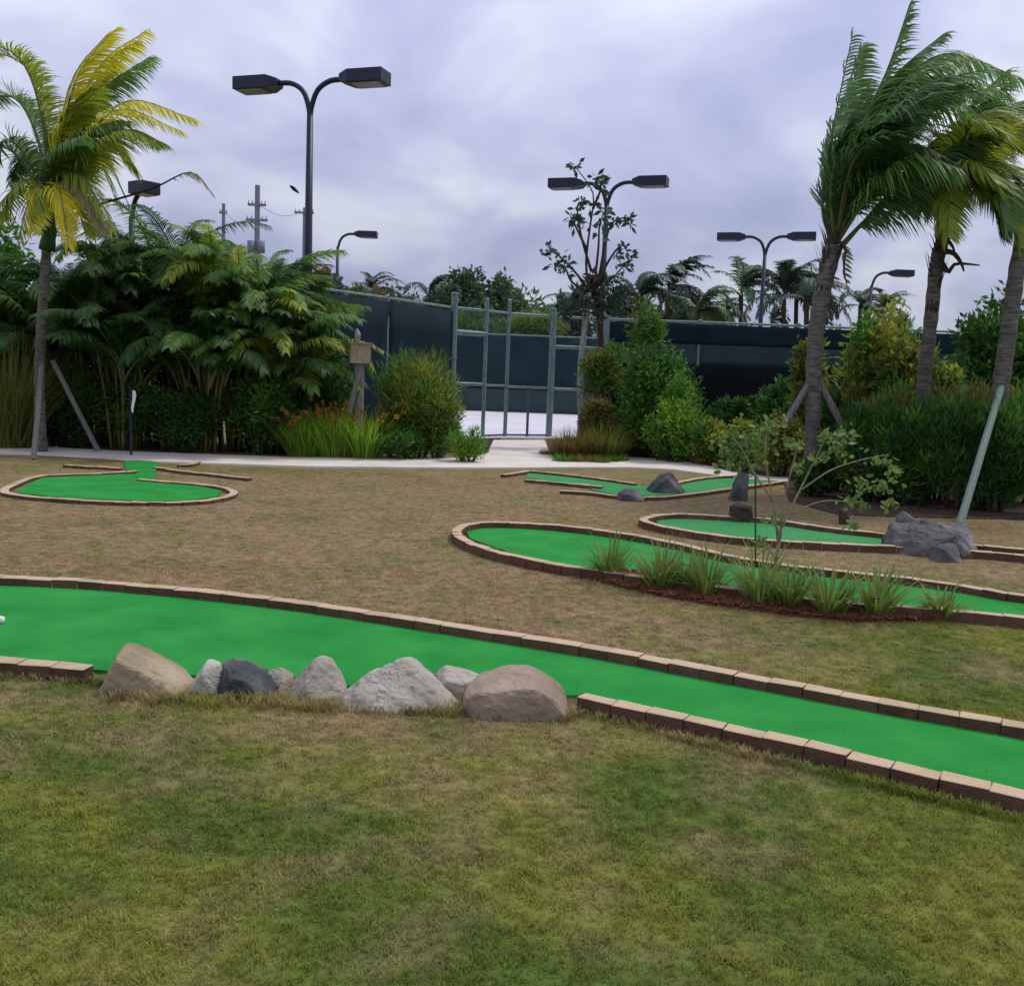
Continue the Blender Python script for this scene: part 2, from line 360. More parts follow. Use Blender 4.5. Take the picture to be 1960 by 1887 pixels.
# hole C (middle right)
hC = empty('golf_hole', G(1150, 1050), 'long round ended mini golf hole behind the strip of spiky plants', 'mini golf hole', 'brick edged mini golf holes')
cc = [(2250, 1172), (1955, 1138), (1842, 1119), (1690, 1100), (1525, 1083), (1450, 1071), (1389, 1062), (1320, 1044), (1230, 1026), (1150, 1014), (1060, 1004), (980, 999), (920, 999), (885, 1006), (873, 1018), (890, 1033), (935, 1050), (1000, 1066), (1080, 1081), (1150, 1091), (1250, 1105), (1400, 1125), (1550, 1145), (1700, 1158), (1830, 1167), (1960, 1180), (2250, 1212)]
curb(hC, cc, .08, mort=1)
turf(hC, [(2250, 1174), (1955, 1141), (1690, 1104), (1525, 1087), (1389, 1066), (1230, 1030), (1060, 1008), (980, 1003), (920, 1004), (890, 1014), (900, 1030), (1000, 1066), (1150, 1093), (1400, 1127), (1700, 1160), (1960, 1182), (2250, 1212)], M['turf'])
# hole D
hD = empty('golf_hole', G(1500, 1010), 'paler narrow mini golf hole behind the sapling, running to the boulder heap', 'mini golf hole', 'brick edged mini golf holes')
curb(hD, [(2200, 1082), (1960, 1050), (1884, 1044), (1705, 1022), (1586, 1009), (1500, 996), (1444, 990), (1364, 986), (1298, 983), (1254, 986), (1230, 994), (1254, 1003), (1309, 1014), (1364, 1022), (1444, 1031), (1586, 1039), (1700, 1044), (1833, 1052), (1958, 1062), (2200, 1092)], .075, mort=1)
turf(hD, [(2200, 1084), (1884, 1047), (1705, 1025), (1586, 1012), (1444, 993), (1298, 987), (1250, 992), (1262, 1002), (1309, 1014), (1444, 1031), (1586, 1039), (1833, 1053), (2200, 1092)], M['turf_old'])
# hole E (far)
hE = empty('golf_hole', G(1250, 930), 'farthest low mini golf hole beside the footpath, with two dark stones on it', 'mini golf hole', 'brick edged mini golf holes')
curb(hE, [(962, 908), (1000, 903), (1021, 901), (1130, 913), (1225, 926)], .05); curb(hE, [(1006, 917), (1060, 922), (1123, 928), (1160, 932)], .05)
curb(hE, [(1072, 938), (1134, 942), (1178, 948), (1247, 951), (1327, 944), (1400, 934), (1502, 920)], .05)
curb(hE, [(1283, 925), (1345, 914), (1400, 910), (1440, 911)], .05)
turf(hE, [(1010, 905), (1130, 917), (1225, 930), (1290, 928), (1345, 917), (1440, 914), (1495, 919), (1400, 933), (1327, 943), (1247, 949), (1178, 946), (1134, 937), (1123, 930), (1006, 914)], M['turf_old'], .015)

# ------------------------------------------------------------------ grass blades
def inpoly(x, y, poly):
    c = False; j = len(poly)-1
    for i in range(len(poly)):
        a, b = poly[i], poly[j]
        if (a.y > y) != (b.y > y) and x < (b.x-a.x)*(y-a.y)/(b.y-a.y)+a.x: c = not c
        j = i
    return c
import numpy as np
def np_in(X, Y, poly):
    c = np.zeros(len(X), bool); j = len(poly)-1
    for i in range(len(poly)):
        a, b = poly[i], poly[j]
        if abs(b.y-a.y) > 1e-9:
            c ^= ((a.y > Y) != (b.y > Y)) & (X < (b.x-a.x)*(Y-a.y)/(b.y-a.y)+a.x)
        j = i
    return c
rng = np.random.RandomState(3)
pts = []
for y0, y1, dens in ((2.1, 3.4, 1700), (3.4, 5.2, 1300), (5.2, 8, 750), (8, 12, 380), (12, 15.6, 200)):
    hw = y1*.56+.6; n = int(dens*(y1-y0)*2*hw)
    X = rng.uniform(-hw, hw, n); Y = rng.uniform(y0, y1, n); keep = np.abs(X) < Y*.56+.5
    for poly in TURFS+[[Vector((p.x, p.y)) for p in MULCH], [Vector((p.x, p.y)) for p in path]]: keep &= ~np_in(X, Y, poly)
    X, Y = X[keep], Y[keep]; keep = np.ones(len(X), bool)
    for c in CURBS:
        for a, b in zip(c, c[1:]):
            d = b-a; l2 = d.length_squared
            if a.y > y1+.3 or a.y < y0-.3: continue
            t = np.clip(((X-a.x)*d.x+(Y-a.y)*d.y)/l2, 0, 1)
            keep &= ((X-a.x-t*d.x)**2+(Y-a.y-t*d.y)**2) > .062**2
    X, Y = X[keep], Y[keep]
    pts.append(np.stack([X, Y, np.zeros(len(X))], 1))
pts = np.concatenate(pts)
me = bpy.data.meshes.new('grass'); me.vertices.add(len(pts)); me.vertices.foreach_set('co', pts.ravel()); me.update()
grass = bpy.data.objects.new('grass', me); COL.objects.link(grass); tag(grass, 'short mown lawn grass blades', kind='stuff')
def tuft(seed):
    r = random.Random(seed); t = MB()
    for i in range(13):
        a = r.uniform(0, 6.28); b = r.uniform(0, .035); p = Vector((math.cos(a)*b, math.sin(a)*b, -.003)); h = r.uniform(.008, .019)
        an = r.uniform(0, 6.28); ln = Vector((math.cos(an), math.sin(an), 0))*r.uniform(.2, 1.1); sd_ = Vector((-math.sin(an), math.cos(an), 0))
        q = p+Vector((0, 0, h*.6))+ln*h*.35; e_ = p+Vector((0, 0, h))+ln*h
        wd = r.uniform(.0022, .004)
        t.ribbon([p, q, e_], [wd, wd*.8, wd*.1], [sd_]*3)
    return t.mesh('grass_tuft', M['blades'])
tcol = bpy.data.collections.new('tufts')
for i in range(4):
    o = bpy.data.objects.new('grass_tuft', tuft(i)); tcol.objects.link(o)
ng = bpy.data.node_groups.new('scatter_grass', 'GeometryNodeTree')
ng.interface.new_socket('Geometry', in_out='INPUT', socket_type='NodeSocketGeometry'); ng.interface.new_socket('Geometry', in_out='OUTPUT', socket_type='NodeSocketGeometry')
gi = ng.nodes.new('NodeGroupInput'); go = ng.nodes.new('NodeGroupOutput'); ip = ng.nodes.new('GeometryNodeInstanceOnPoints'); ci = ng.nodes.new('GeometryNodeCollectionInfo')
ci.inputs['Collection'].default_value = tcol; ci.inputs['Separate Children'].default_value = True; ci.inputs['Reset Children'].default_value = True
rr = ng.nodes.new('FunctionNodeRandomValue'); rr.data_type = 'FLOAT_VECTOR'; rr.inputs[0].default_value = (-.15, -.15, 0); rr.inputs[1].default_value = (.15, .15, 6.283)
rs = ng.nodes.new('FunctionNodeRandomValue'); rs.data_type = 'FLOAT'; rs.inputs[2].default_value = .7; rs.inputs[3].default_value = 1.35
ng.links.new(gi.outputs[0], ip.inputs['Points']); ng.links.new(ci.outputs[0], ip.inputs['Instance']); ip.inputs['Pick Instance'].default_value = True
ng.links.new(rr.outputs[0], ip.inputs['Rotation']); ng.links.new(rs.outputs[1], ip.inputs['Scale']); ng.links.new(ip.outputs[0], go.inputs[0])
md = grass.modifiers.new('scatter', 'NODES'); md.node_group = ng

weeds = MB(); r = random.Random(12)
def weed(p, n, hmax):
    for _ in range(n):
        a = r.uniform(0, 6.28); o = Vector((math.cos(a), math.sin(a), 0)); q = p+o*r.uniform(0, .03); hh = hmax*r.uniform(.5, 1.2); sd_ = Vector((-o.y, o.x, 0))
        weeds.ribbon([q, q+Vector((0, 0, hh*.6))+o*hh*.2, q+Vector((0, 0, hh))+o*hh*.7], [.004, .0035, .0006], [sd_]*3)
for x0, y0, x1, y1, k in ((-60, 1290, 215, 1312, 90), (200, 1338, 1100, 1372, 420), (1100, 1366, 1960, 1575, 260), (850, 1022, 1140, 1112, 60), (0, 1094, 1000, 1208, 70), (1000, 1212, 1960, 1375, 70)):
    for _ in range(k):
        t = r.random(); weed(G(x0+(x1-x0)*t, y0+(y1-y0)*t+r.uniform(-5, 5)*(2 if k > 400 else 1)), 9, .045 if k > 400 else .035)
tag(weeds.build('weeds', M['blades']), 'longer grass blades growing against the bricks and rocks', kind='stuff')

# ------------------------------------------------------------------ rocks
def rock(name, sil, depth, thick, mat, label, group=None, jit=.05, seed=0, flat=.55, cat='rock', sub=5):
    """silhouette points in the photo at distance depth; thickness in metres towards and away from the camera"""
    r = random.Random(seed*7+3); ps = [P(x, y, depth) for x, y in sil]
    c = sum(ps, Vector())/len(ps); size = max((p-c).length for p in ps); bm = bmesh.new(); V = list(ps)
    for k in (-1, 1):
        for p in ps:
            if flat < .7 and r.random() < .5: continue
            q = c+(p-c)*r.uniform(flat-.25, flat+.3); q.y += k*thick*.5*r.uniform(.7, 1.1); V.append(q)
    for p in ps:
        if p.z < c.z:
            for k in (-.4, .4): V.append(Vector((p.x, p.y+k*thick, -.05)))
    for p in V: bm.verts.new(p)
    h = bmesh.ops.convex_hull(bm, input=bm.verts[:]); bm.normal_update()
    planes = [(f.normal.copy(), f.verts[0].co.copy()) for f in bm.faces if f.calc_area() > 1e-7]
    bm.free(); o3 = sum(V, Vector())/len(V)
    planes = [(n if n.dot(p-o3) > 0 else -n, p) for n, p in planes]
    bm = bmesh.new(); bmesh.ops.create_icosphere(bm, subdivisions=sub, radius=1)
    for v in bm.verts:
        d = v.co.normalized(); ts = sorted(max(1e-3, n.dot(p-o3))/n.dot(d) for n, p in planes if n.dot(d) > 1e-4)
        t = ts[0]
        if len(ts) > 1: t -= .02*size*max(0, 1-(ts[1]-ts[0])/(size*.06))**2
        v.co = o3+d*t
    bm.normal_update(); offs = Vector((seed*3.7, seed*1.3, 0))
    for v in bm.verts:
        q = v.co*(2.2/size)+offs
        n = noise.noise(q)*.28+noise.noise(q*2.7)*.30+(.5-abs(noise.noise(q*5.5)))*.26+noise.noise(q*13)*.12
        cell = noise.cell(q*1.9+Vector((n, n, n))*.6)
        v.co += v.normal*(n-.1+cell*.14)*size*jit*1.5
    base = Vector((c.x, c.y, 0)); bm.transform(Matrix.Translation(-base))
    me = bpy.data.meshes.new(name); bm.to_mesh(me); bm.free(); me.materials.append(mat)
    o = bpy.data.objects.new(name, me); COL.objects.link(o); o.location = base
    return tag(o, label, cat, group)
gr = 'rocks in a row along the front of the nearest hole'
rock('rock', [(203, 1325), (214, 1288), (238, 1228), (256, 1226), (300, 1250), (345, 1284), (368, 1302), (362, 1330), (290, 1334)], 4.78, .40, M['r_tan'], 'tan wedge shaped rock at the left end of the row, tallest peak', gr, seed=1, jit=.05)
rock('rock', [(353, 1336), (372, 1300), (396, 1262), (424, 1268), (430, 1300), (425, 1336)], 4.74, .20, M['r_pale'], 'pale grey green upright rock between the tan wedge and the dark rock', gr, seed=2, jit=.05)
rock('rock', [(424, 1336), (424, 1268), (445, 1258), (475, 1264), (508, 1288), (532, 1312), (536, 1340)], 4.77, .32, M['r_dark'], 'dark blue grey jagged rock, third in the row', gr, seed=3, jit=.07)
rock('rock', [(508, 1320), (512, 1283), (540, 1276), (566, 1290), (560, 1330)], 4.86, .22, M['r_pink'], 'small pinkish rock tucked behind the dark rock', gr, seed=4, jit=.05)
rock('rock', [(528, 1338), (534, 1312), (552, 1298), (562, 1316), (556, 1340)], 4.74, .12, M['r_tan'], 'smallest yellowish stone in the gap right of the dark rock', gr, seed=14, jit=.05)
rock('rock', [(560, 1330), (556, 1308), (580, 1282), (606, 1256), (636, 1258), (655, 1290), (664, 1312), (622, 1342), (580, 1342)], 4.78, .30, M['r_pink'], 'grey rock with a blunt upright peak in the middle of the row', gr, seed=5, jit=.05)
r6 = rock('rock', [(628, 1356), (650, 1328), (700, 1296), (748, 1264), (786, 1262), (816, 1284), (850, 1322), (884, 1348), (820, 1362), (700, 1362)], 4.68, .46, M['r_pink'], 'widest pinkish grey rock with a humped top and sloping sides', gr, seed=6, jit=.06)
rock('rock', [(826, 1314), (828, 1292), (850, 1272), (880, 1276), (918, 1290), (904, 1312), (880, 1342), (846, 1338)], 4.84, .24, M['r_pink'], 'small grey flat topped rock wedged behind the widest rock', gr, seed=7, jit=.05)
rock('rock', [(884, 1354), (890, 1318), (920, 1298), (965, 1289), (1015, 1291), (1058, 1306), (1086, 1336), (1094, 1360), (980, 1370)], 4.67, .44, M['r_brown'], 'smooth rounded brown boulder at the right end of the row', gr, seed=8, flat=.75, jit=.04)
rock('stone', [(1096, 1360), (1098, 1346), (1108, 1344), (1112, 1360)], 4.72, .05, M['r_pale'], 'tiny pale stone chip between the brown boulder and the front bricks', None, seed=9, cat='stone', jit=.04)
# far stones on hole E
dE = G(1270, 942).y
rock('rock', [(1236, 942), (1250, 918), (1266, 905), (1286, 904), (1300, 922), (1312, 943)], dE, .6, M['r_dark'], 'black pointed rock standing on the farthest hole', seed=10, jit=.06)
rock('rock', [(1178, 958), (1184, 940), (1200, 934), (1222, 938), (1234, 957)], G(1205, 956).y, .45, M['r_slate'], 'low grey rock lying on the front edge of the farthest hole', seed=11, jit=.06)
# boulder heap right
gb = 'boulders heaped on the pale hole'
dB = G(1780, 1060).y
rock('boulder', [(1704, 1050), (1706, 1010), (1724, 1004), (1757, 1000), (1800, 1004), (1852, 1002), (1860, 1022), (1858, 1044), (1800, 1058), (1720, 1058)], dB+.1, .75, M['r_slate'], 'big dark slate boulder in the heap beneath the leaning brace', gb, seed=31, jit=.09, cat='boulder')
rock('boulder', [(1718, 1010), (1720, 990), (1728, 976), (1744, 986), (1762, 1000), (1744, 1012)], dB+.35, .35, M['r_slate'], 'small pointed grey boulder poking up at the heap left end', gb, seed=13, jit=.06, cat='boulder')
rock('boulder', [(1784, 1064), (1790, 1046), (1812, 1038), (1832, 1042), (1836, 1068)], dB-.36, .30, M['r_slate'], 'pale squarish block at the foot of the dark slate boulder', gb, seed=15, jit=.05, cat='boulder')
rock('stone_block', [(1397, 1000), (1397, 968), (1412, 962), (1440, 968), (1441, 1002)], G(1420, 1000).y, .26, M['barkd'], 'dark brown stone block on the turf left of the sapling', seed=16, jit=.05, cat='stone')
rock('stone_block', [(1394, 957), (1402, 925), (1412, 904), (1434, 906), (1430, 935), (1426, 958)], G(1414, 958).y, .22, M['r_dark'], 'leaning dark slab standing behind the brown stone block', seed=17, jit=.05, cat='stone')
rock('stump', [(1608, 1003), (1606, 975), (1614, 968), (1626, 975), (1624, 1004)], G(1616, 1003).y, .14, M['barkd'], 'small dark stump beside the pale hole, below the hanging leaves', seed=18, jit=.06, cat='stump')
gw = 'white stones at the edge of the left bed'
for i, (x, y, s, lb) in enumerate([(382, 865, 6, 'white stone lying among the dark stems beside the yellow canes'), (489, 868, 4, 'small white stone right of the yellow canes'), (631, 872, 4, 'tiny white stone below the orange flowered clump'), (108, 858, 6, 'white stone between the props of the yellow palm'), (4, 854, 6, 'white stone at the far left end of the bed')]):
    dd = G(x, y).y
    rock('stone', [(x-s, y+3), (x-s*.8, y-3), (x, y-5), (x+s*.8, y-2), (x+s, y+3)], dd, .10, M['r_pale'], lb, gw, seed=20+i, jit=.04, cat='stone')

# ------------------------------------------------------------------ fence and gate
FH = 3.25
def fpt(x, y): return G(x, y, FH)
fence_pts = {k: fpt(*k) for k in [(480, 532), (585, 545), (742, 567), (870, 586)]}
def post(parent, p, h, r, mat='galv', name='post', z0=0):
    b = MB(); b.tube([Vector((p.x, p.y, z0)), Vector((p.x, p.y, h))], [r, r], 8); b.tube([Vector((p.x, p.y, h)), Vector((p.x, p.y, h+.03))], [r*1.3, r*.6], 8)
    return b.build(name, M[mat], parent, False)
def rail(parent, a, b, z, r, name='rail', mat='galv'):
    mb = MB(); mb.tube([Vector((a.x, a.y, z)), Vector((b.x, b.y, z))], [r, r], 6); return mb.build(name, M[mat], parent)
def screen(parent, a, b, z0, z1, mat, off=.05, name='windscreen'):
    mb = MB(); n = 10; k = 5; d = (b-a); nn = Vector((-d.y, d.x, 0)).normalized()
    g_ = []
    for i in range(n+1):
        for j in range(k+1):
            p = a+d*(i/n); z = z0+(z1-z0)*j/k; wv = noise.noise(Vector((p.x*1.3, z*1.1, p.y)))*.06
            g_.append(Vector((p.x, p.y, z))+nn*(off+wv))
    b0 = len(mb.v); mb.v.extend(g_)
    for i in range(n):
        for j in range(k):
            q = b0+i*(k+1)+j; mb.f.append((q, q+k+1, q+k+2, q+1)); mb.mi.append(0)
    o = mb.build(name, M[mat], parent, True)
    md = o.modifiers.new('thick', 'SOLIDIFY'); md.thickness = .006
    return o
def chain(parent, a, b, z0, z1, sp=.075):
    mb = MB(); d = b-a; Lh = d.length; u = d.normalized(); nn = Vector((-u.y, u.x, 0)); H = z1-z0; k = int((Lh+H)/sp)
    for s in (1, -1):
        for i in range(k):
            c = i*sp - (H if s > 0 else 0)
            # line x = c + s*t (t = height)
            t0, t1 = 0, H
            if s > 0: t0 = max(0, -c); t1 = min(H, Lh-c)
            else: t0 = max(0, c-Lh); t1 = min(H, c)
            if t1-t0 < .02: continue
            p = a+u*(c+s*t0)+nn*.004*s; q = a+u*(c+s*t1)+nn*.004*s; p.z = z0+t0; q.z = z0+t1
            sd_ = (q-p).normalized().cross(nn)
            mb.ribbon([p, q], [.0038, .0038], [sd_, sd_])
    return mb.build('chain_link', M['wire'], parent)
fl = [fpt(540, 539), fpt(585, 545), fpt(742, 567), fpt(868, 586)]
for p in fl: p.z = 0
fenceL = empty('court_fence', fl[-1], 'tall fence with dark green windscreen running left from the gate behind the thicket', 'fence')
for a, b in zip(fl, fl[1:]):
    rail(fenceL, a, b, FH-.04, .035, 'top_rail'); screen(fenceL, a, b, .12, FH-.12, 'screen', -.05)
for p in fl[:-1]: post(fenceL, p, FH, .045)
frp = [fpt(1165, 608), fpt(1340, 614), fpt(1530, 621), fpt(1760, 630), fpt(2050, 640)]
for p in frp: p.z = 0
fenceR = empty('court_fence', frp[1], 'tall fence right of the gate, navy windscreen above a grey band and black skirt', 'fence')
for a, b in zip(frp, frp[1:]):
    rail(fenceR, a, b, FH-.04, .035, 'top_rail')
    screen(fenceR, a, b, 2.62, FH-.10, 'screen', -.05); screen(fenceR, a, b, 2.10, 2.61, 'screen_grey', -.02); screen(fenceR, a, b, .1, 2.09, 'screen_black', -.05)
for p in frp: post(fenceR, p, FH, .045)
# gate
gx = {k: fpt(*k) for k in [(870, 586), (932, 592), (975, 597), (1060, 603), (1118, 606), (1163, 608)]}
gl = list(gx.values())
for p in gl: p.z = 0
gate = empty('court_gate', gl[2], 'tall pale green metal gate with clear mesh at the path end', 'gate')
hs = [3.55, 3.5, 3.55, 3.4, 3.3, 3.45]; rs_ = [.085, .05, .05, .085, .05, .09]
for p, h, r in zip(gl, hs, rs_): post(gate, p, h, r)
for a, b in zip(gl, gl[1:]): rail(gate, a, b, FH-.04, .035, 'top_rail'); chain(gate, a, b, .1, FH-.06)
rail(gate, gl[0], gl[1], 2.62, .07, 'cross_rail'); rail(gate, gl[3], gl[4], 2.42, .05, 'cross_rail'); rail(gate, gl[4], gl[5], 2.42, .05, 'cross_rail')
rail(gate, gl[0], gl[1], 1.36, .045, 'mid_rail'); rail(gate, gl[1], gl[2], 1.34, .03, 'mid_rail'); rail(gate, gl[2], gl[3], 1.32, .035, 'mid_rail'); rail(gate, gl[3], gl[4], 1.3, .045, 'mid_rail')
rail(gate, gl[1], gl[2], .06, .025, 'bottom_rail', 'galvd'); rail(gate, gl[2], gl[3], .06, .025, 'bottom_rail', 'galvd')
mid = gl[2].lerp(gl[3], .5)
post(gate, mid, 1.30, .035, 'galvd', 'gate_stile')
# far fence
ff = [Vector((-15, 44, 0)), Vector((-9, 44, 0)), Vector((-3, 44, 0)), Vector((3, 44, 0)), Vector((9, 44, 0)), Vector((15, 44, 0)), Vector((21, 44, 0))]
fenceF = empty('court_fence', ff[3], 'far court fence with dark windscreen seen through the gate', 'fence')
for a, b in zip(ff, ff[1:]): screen(fenceF, a, b, .02, 3.35, 'screen', -.05); rail(fenceF, a, b, 3.4, .035, 'top_rail')
for p in ff: post(fenceF, p, 3.45, .05)
screen(fenceF, Vector((-3, 43.6, 0)), Vector((9, 43.6, 0)), 0.03, 1.0, 'screen_grey', 0, 'lower_windscreen')

# ------------------------------------------------------------------ lamps
def lamp_head(parent, p, u, Lh, W, H):
    s_ = Vector((-u.y, u.x, 0)); b = MB()
    def ring(x, hw, z0, z1): return [p+u*x+s_*hw*a+Vector((0, 0, z)) for a, z in ((-1, z0), (1, z0), (1, z1), (-1, z1))]
    rings = [ring(0, W*.30, -H*.25, H*.28), ring(Lh*.22, W*.5, -H*.5, H*.5), ring(Lh, W*.5, -H*.5, H*.5)]
    base = len(b.v)
    for r in rings: b.v.extend(r)
    for i in range(2):
        for j in range(4): b.f.append((base+i*4+j, base+i*4+(j+1) % 4, base+i*4+4+(j+1) % 4, base+i*4+4+j)); b.mi.append(0)
    b.f.append((base+3, base+2, base+1, base)); b.f.append((base+8, base+9, base+10, base+11)); b.mi += [0, 0]
    o = b.build('lamp_head', M['lamp'], parent)
    bv = o.modifiers.new('bevel', 'BEVEL'); bv.width = .012; bv.segments = 2
    l = MB(); Mx = Matrix((u, s_, Vector((0, 0, 1)))).transposed()
    l.box(p+u*Lh*.62+Vector((0, 0, -H*.5-.008)), (Lh*.30, W*.40, .012), Mx); l.build('lens', M['lens'], o)
def street_lamp(px, top, foot_y_depth, label, double=True, ang=-18, lean=0, Lh=.95, reach=.72, fl=1):
    p = P(px[0], px[1], foot_y_depth); base = Vector((p.x, p.y, 0)); Ht = P(px[0], top, foot_y_depth).z
    root = empty('street_lamp', base, label, 'street lamp', 'court floodlight poles')
    b = MB(); zt = Ht-.55
    b.tube([base, base+Vector((0, 0, .5)), Vector((base.x, base.y, zt*.5)), Vector((base.x, base.y, zt))], [.10, .10, .085, .06], 10); b.build('pole', M['lamp'], root, True)
    for s in ((1, -1) if double else (fl,)):
        u = Vector((math.cos(R_(ang)), math.sin(R_(ang)), 0))*s
        o0 = Vector((base.x, base.y, zt-.25))
        pth = catmull([o0, o0+u*.03+Vector((0, 0, .3)), o0+u*.16+Vector((0, 0, .62)), o0+u*.42+Vector((0, 0, .78)), o0+u*reach+Vector((0, 0, .80))], 14)
        a = MB(); a.tube(pth, [.052]*len(pth), 8); a.build('arm', M['lamp'], root, True)
        lamp_head(root, pth[-1]-u*.03, u, Lh, .46, .25)
    return root
street_lamp((591, 400), 156, 20.2, 'nearest and tallest double headed floodlight pole behind the left thicket')
street_lamp((1156, 500), 350, 27.6, 'middle double headed floodlight pole beside the tall thin tree')
street_lamp((1462, 520), 453, 34.5, 'farthest double headed floodlight pole right of the lone coconut palm')
street_lamp((646, 500), 447, 42, 'single headed floodlight pole near the utility poles', False, 0)
street_lamp((1667, 560), 521, 41, 'single headed floodlight pole between the right hand palms', False, 0)
street_lamp((252, 420), 364, 21.5, 'floodlight pole half hidden behind the yellow palm, one head showing', False, -35, Lh=.6, reach=.12)

# utility poles
def upole(x, ytop, d, arms, label, r=.14, h0=0, can=False):
    p = P(x, ytop, d); base = Vector((p.x, p.y, 0)); root = empty('utility_pole', base, label, 'utility pole', 'utility poles far beyond the thicket')
    b = MB(); b.tube([base, Vector((p.x, p.y, p.z))], [r*1.3, r], 8); b.build('pole', M['utility'], root)
    for y, wpx in arms:
        z = P(x, y, d).z; hw = wpx*d/F/2; a = MB(); a.box((p.x, p.y-.15, z), (hw, .07, .09))
        for s in (-.9, -.5, .5, .9): a.tube([Vector((p.x+hw*s, p.y-.15, z+.09)), Vector((p.x+hw*s, p.y-.15, z+.3))], [.05, .03], 6)
        a.build('crossarm', M['utility'], root)
    if can:
        c = MB(); z = P(x, 470, d).z
        for s in (-.4, .4): c.tube([Vector((p.x+s, p.y-.3, z-.6)), Vector((p.x+s, p.y-.3, z+.3))], [.28, .28], 10)
        c.build('transformer', M['utility'], root, True)
    return root
upole(493, 355, 78, [(393, 34), (422, 40)], 'utility pole with two crossarms and transformers above the thicket', .2, can=True)
upole(428, 390, 95, [(408, 14)], 'thin distant utility pole left of the two armed one', .16)
upole(583, 398, 88, [(408, 36)], 'utility pole mostly hidden behind the nearest floodlight pole', .14)
wires = MB()
for k, (a, b) in enumerate([((493, 393, 78), (583, 405, 88)), ((493, 422, 78), (428, 406, 95))]):
    pa, pb = P(*a), P(*b); c = (pa+pb)*.5-Vector((0, 0, .6)); q = catmull([pa, c, pb], 10)
    wires.tube(q, [.02]*len(q), 4)
tag(wires.build('power_line', M['utility']), 'thin overhead wires strung between the utility poles', 'power line')
# bird
bp_ = P(563, 362, 45); bird = MB()
bird.tube([bp_+Vector((-.22, 0, .14)), bp_+Vector((-.12, 0, .08)), bp_, bp_+Vector((.16, 0, -.13)), bp_+Vector((.22, 0, -.19))], [.01, .06, .09, .05, .015], 8)
for s in (-1, 1): bird.ribbon([bp_, bp_+Vector((-.04, .18*s, .10)), bp_+Vector((.1, .40*s, .02))], [.18, .16, .02], [Vector((1, 0, -.6)).normalized()]*3)
tag(bird.build('bird', M['lamp']), 'small dark bird flying left of the nearest floodlight pole', 'bird')

# ------------------------------------------------------------------ foliage builders
UP = Vector((0, 0, 1))
def frond(mb, path, n, llen, lw=.035, wind=Vector((0, 0, 0)), droop=.35, wk=.25, r=random, start=.12, rr_=.022, fwd=.7, miss=.04, lift=.2):
    k = len(path)-1
    mb.tube(path, [rr_*(1-.85*i/k) for i in range(k+1)], 5, 1, False)
    for i in range(n):
        t = start+(1-start)*i/(n-1); u = t*k; j = min(int(u), k-1); p = path[j].lerp(path[j+1], u-j); T = (path[j+1]-path[j]).normalized()
        S = T.cross(UP)
        if S.length < .2: S = T.cross(Vector((.3, 1, 0)))
        S.normalize(); Nn = S.cross(T)
        prof = min(1, (t-start)*5+.45)*(1-max(0, (t-.55)/.45)**1.6*.62)
        for s in (-1, 1):
            if r.random() < miss: continue
            l = llen*prof*r.uniform(.82, 1.1)
            d = (S*s*1.0+T*(fwd+t*.5)+Nn*lift*r.uniform(.3, 1.2)).normalized()
            d = (d+wind*wk*r.uniform(.7, 1.5)).normalized()
            side = T-d*T.dot(d)
            side = side.normalized() if side.length > .15 else S.copy()
            q = p.copy(); pp = [q.copy()]; sg = 3
            for a in range(sg):
                q = q+d*(l/sg); pp.append(q.copy())
                d = (d+Vector((0, 0, -1))*droop*r.uniform(.6, 1.4)+wind*wk*.6).normalized()
            mb.ribbon(pp, [lw*.6, lw, lw*.75, lw*.08], [side]*4)
def arch_path(L, e0, e1, n=10, curl=0):
    p = Vector((0, 0, 0)); out_ = [p.copy()]
    for i in range(n):
        e = R_(e0+(e1-e0)*((i+.5)/n)**1.3); p = p+Vector((math.cos(e), curl*(i/n)**2, math.sin(e)))*(L/n); out_.append(p.copy())
    return out_
def frond_variants(mats, L, llen, n, lw, wind=0, k=5, e0=(62, 86), e1=(-62, -18), droop=.55):
    outm = []
    for i in range(k):
        r = random.Random(100+i+int(L*10)); mb = MB()
        frond(mb, arch_path(L*r.uniform(.85, 1.1), r.uniform(*e0), r.uniform(*e1), 10, r.uniform(-.2, .2)), n, llen, lw, droop=droop, r=r)
        outm.append(mb.mesh('frond', mats))
    return outm
FV = {}
FV['dark'] = frond_variants([M['fr_dark'], M['rachis']], 1.9, .40, 46, .028)
FV['green'] = frond_variants([M['fr_green'], M['rachis']], 1.9, .40, 46, .028)
FV['yg'] = frond_variants([M['fr_yg'], M['rachis']], 1.8, .38, 44, .028)  # lighter fronds, thicket highlights painted in as leaf colour
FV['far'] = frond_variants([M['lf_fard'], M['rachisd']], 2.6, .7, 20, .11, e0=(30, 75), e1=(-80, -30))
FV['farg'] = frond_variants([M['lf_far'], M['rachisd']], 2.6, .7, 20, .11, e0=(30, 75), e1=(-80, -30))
FV['low'] = frond_variants([M['fr_green'], M['rachis']], 1.0, .32, 20, .035)

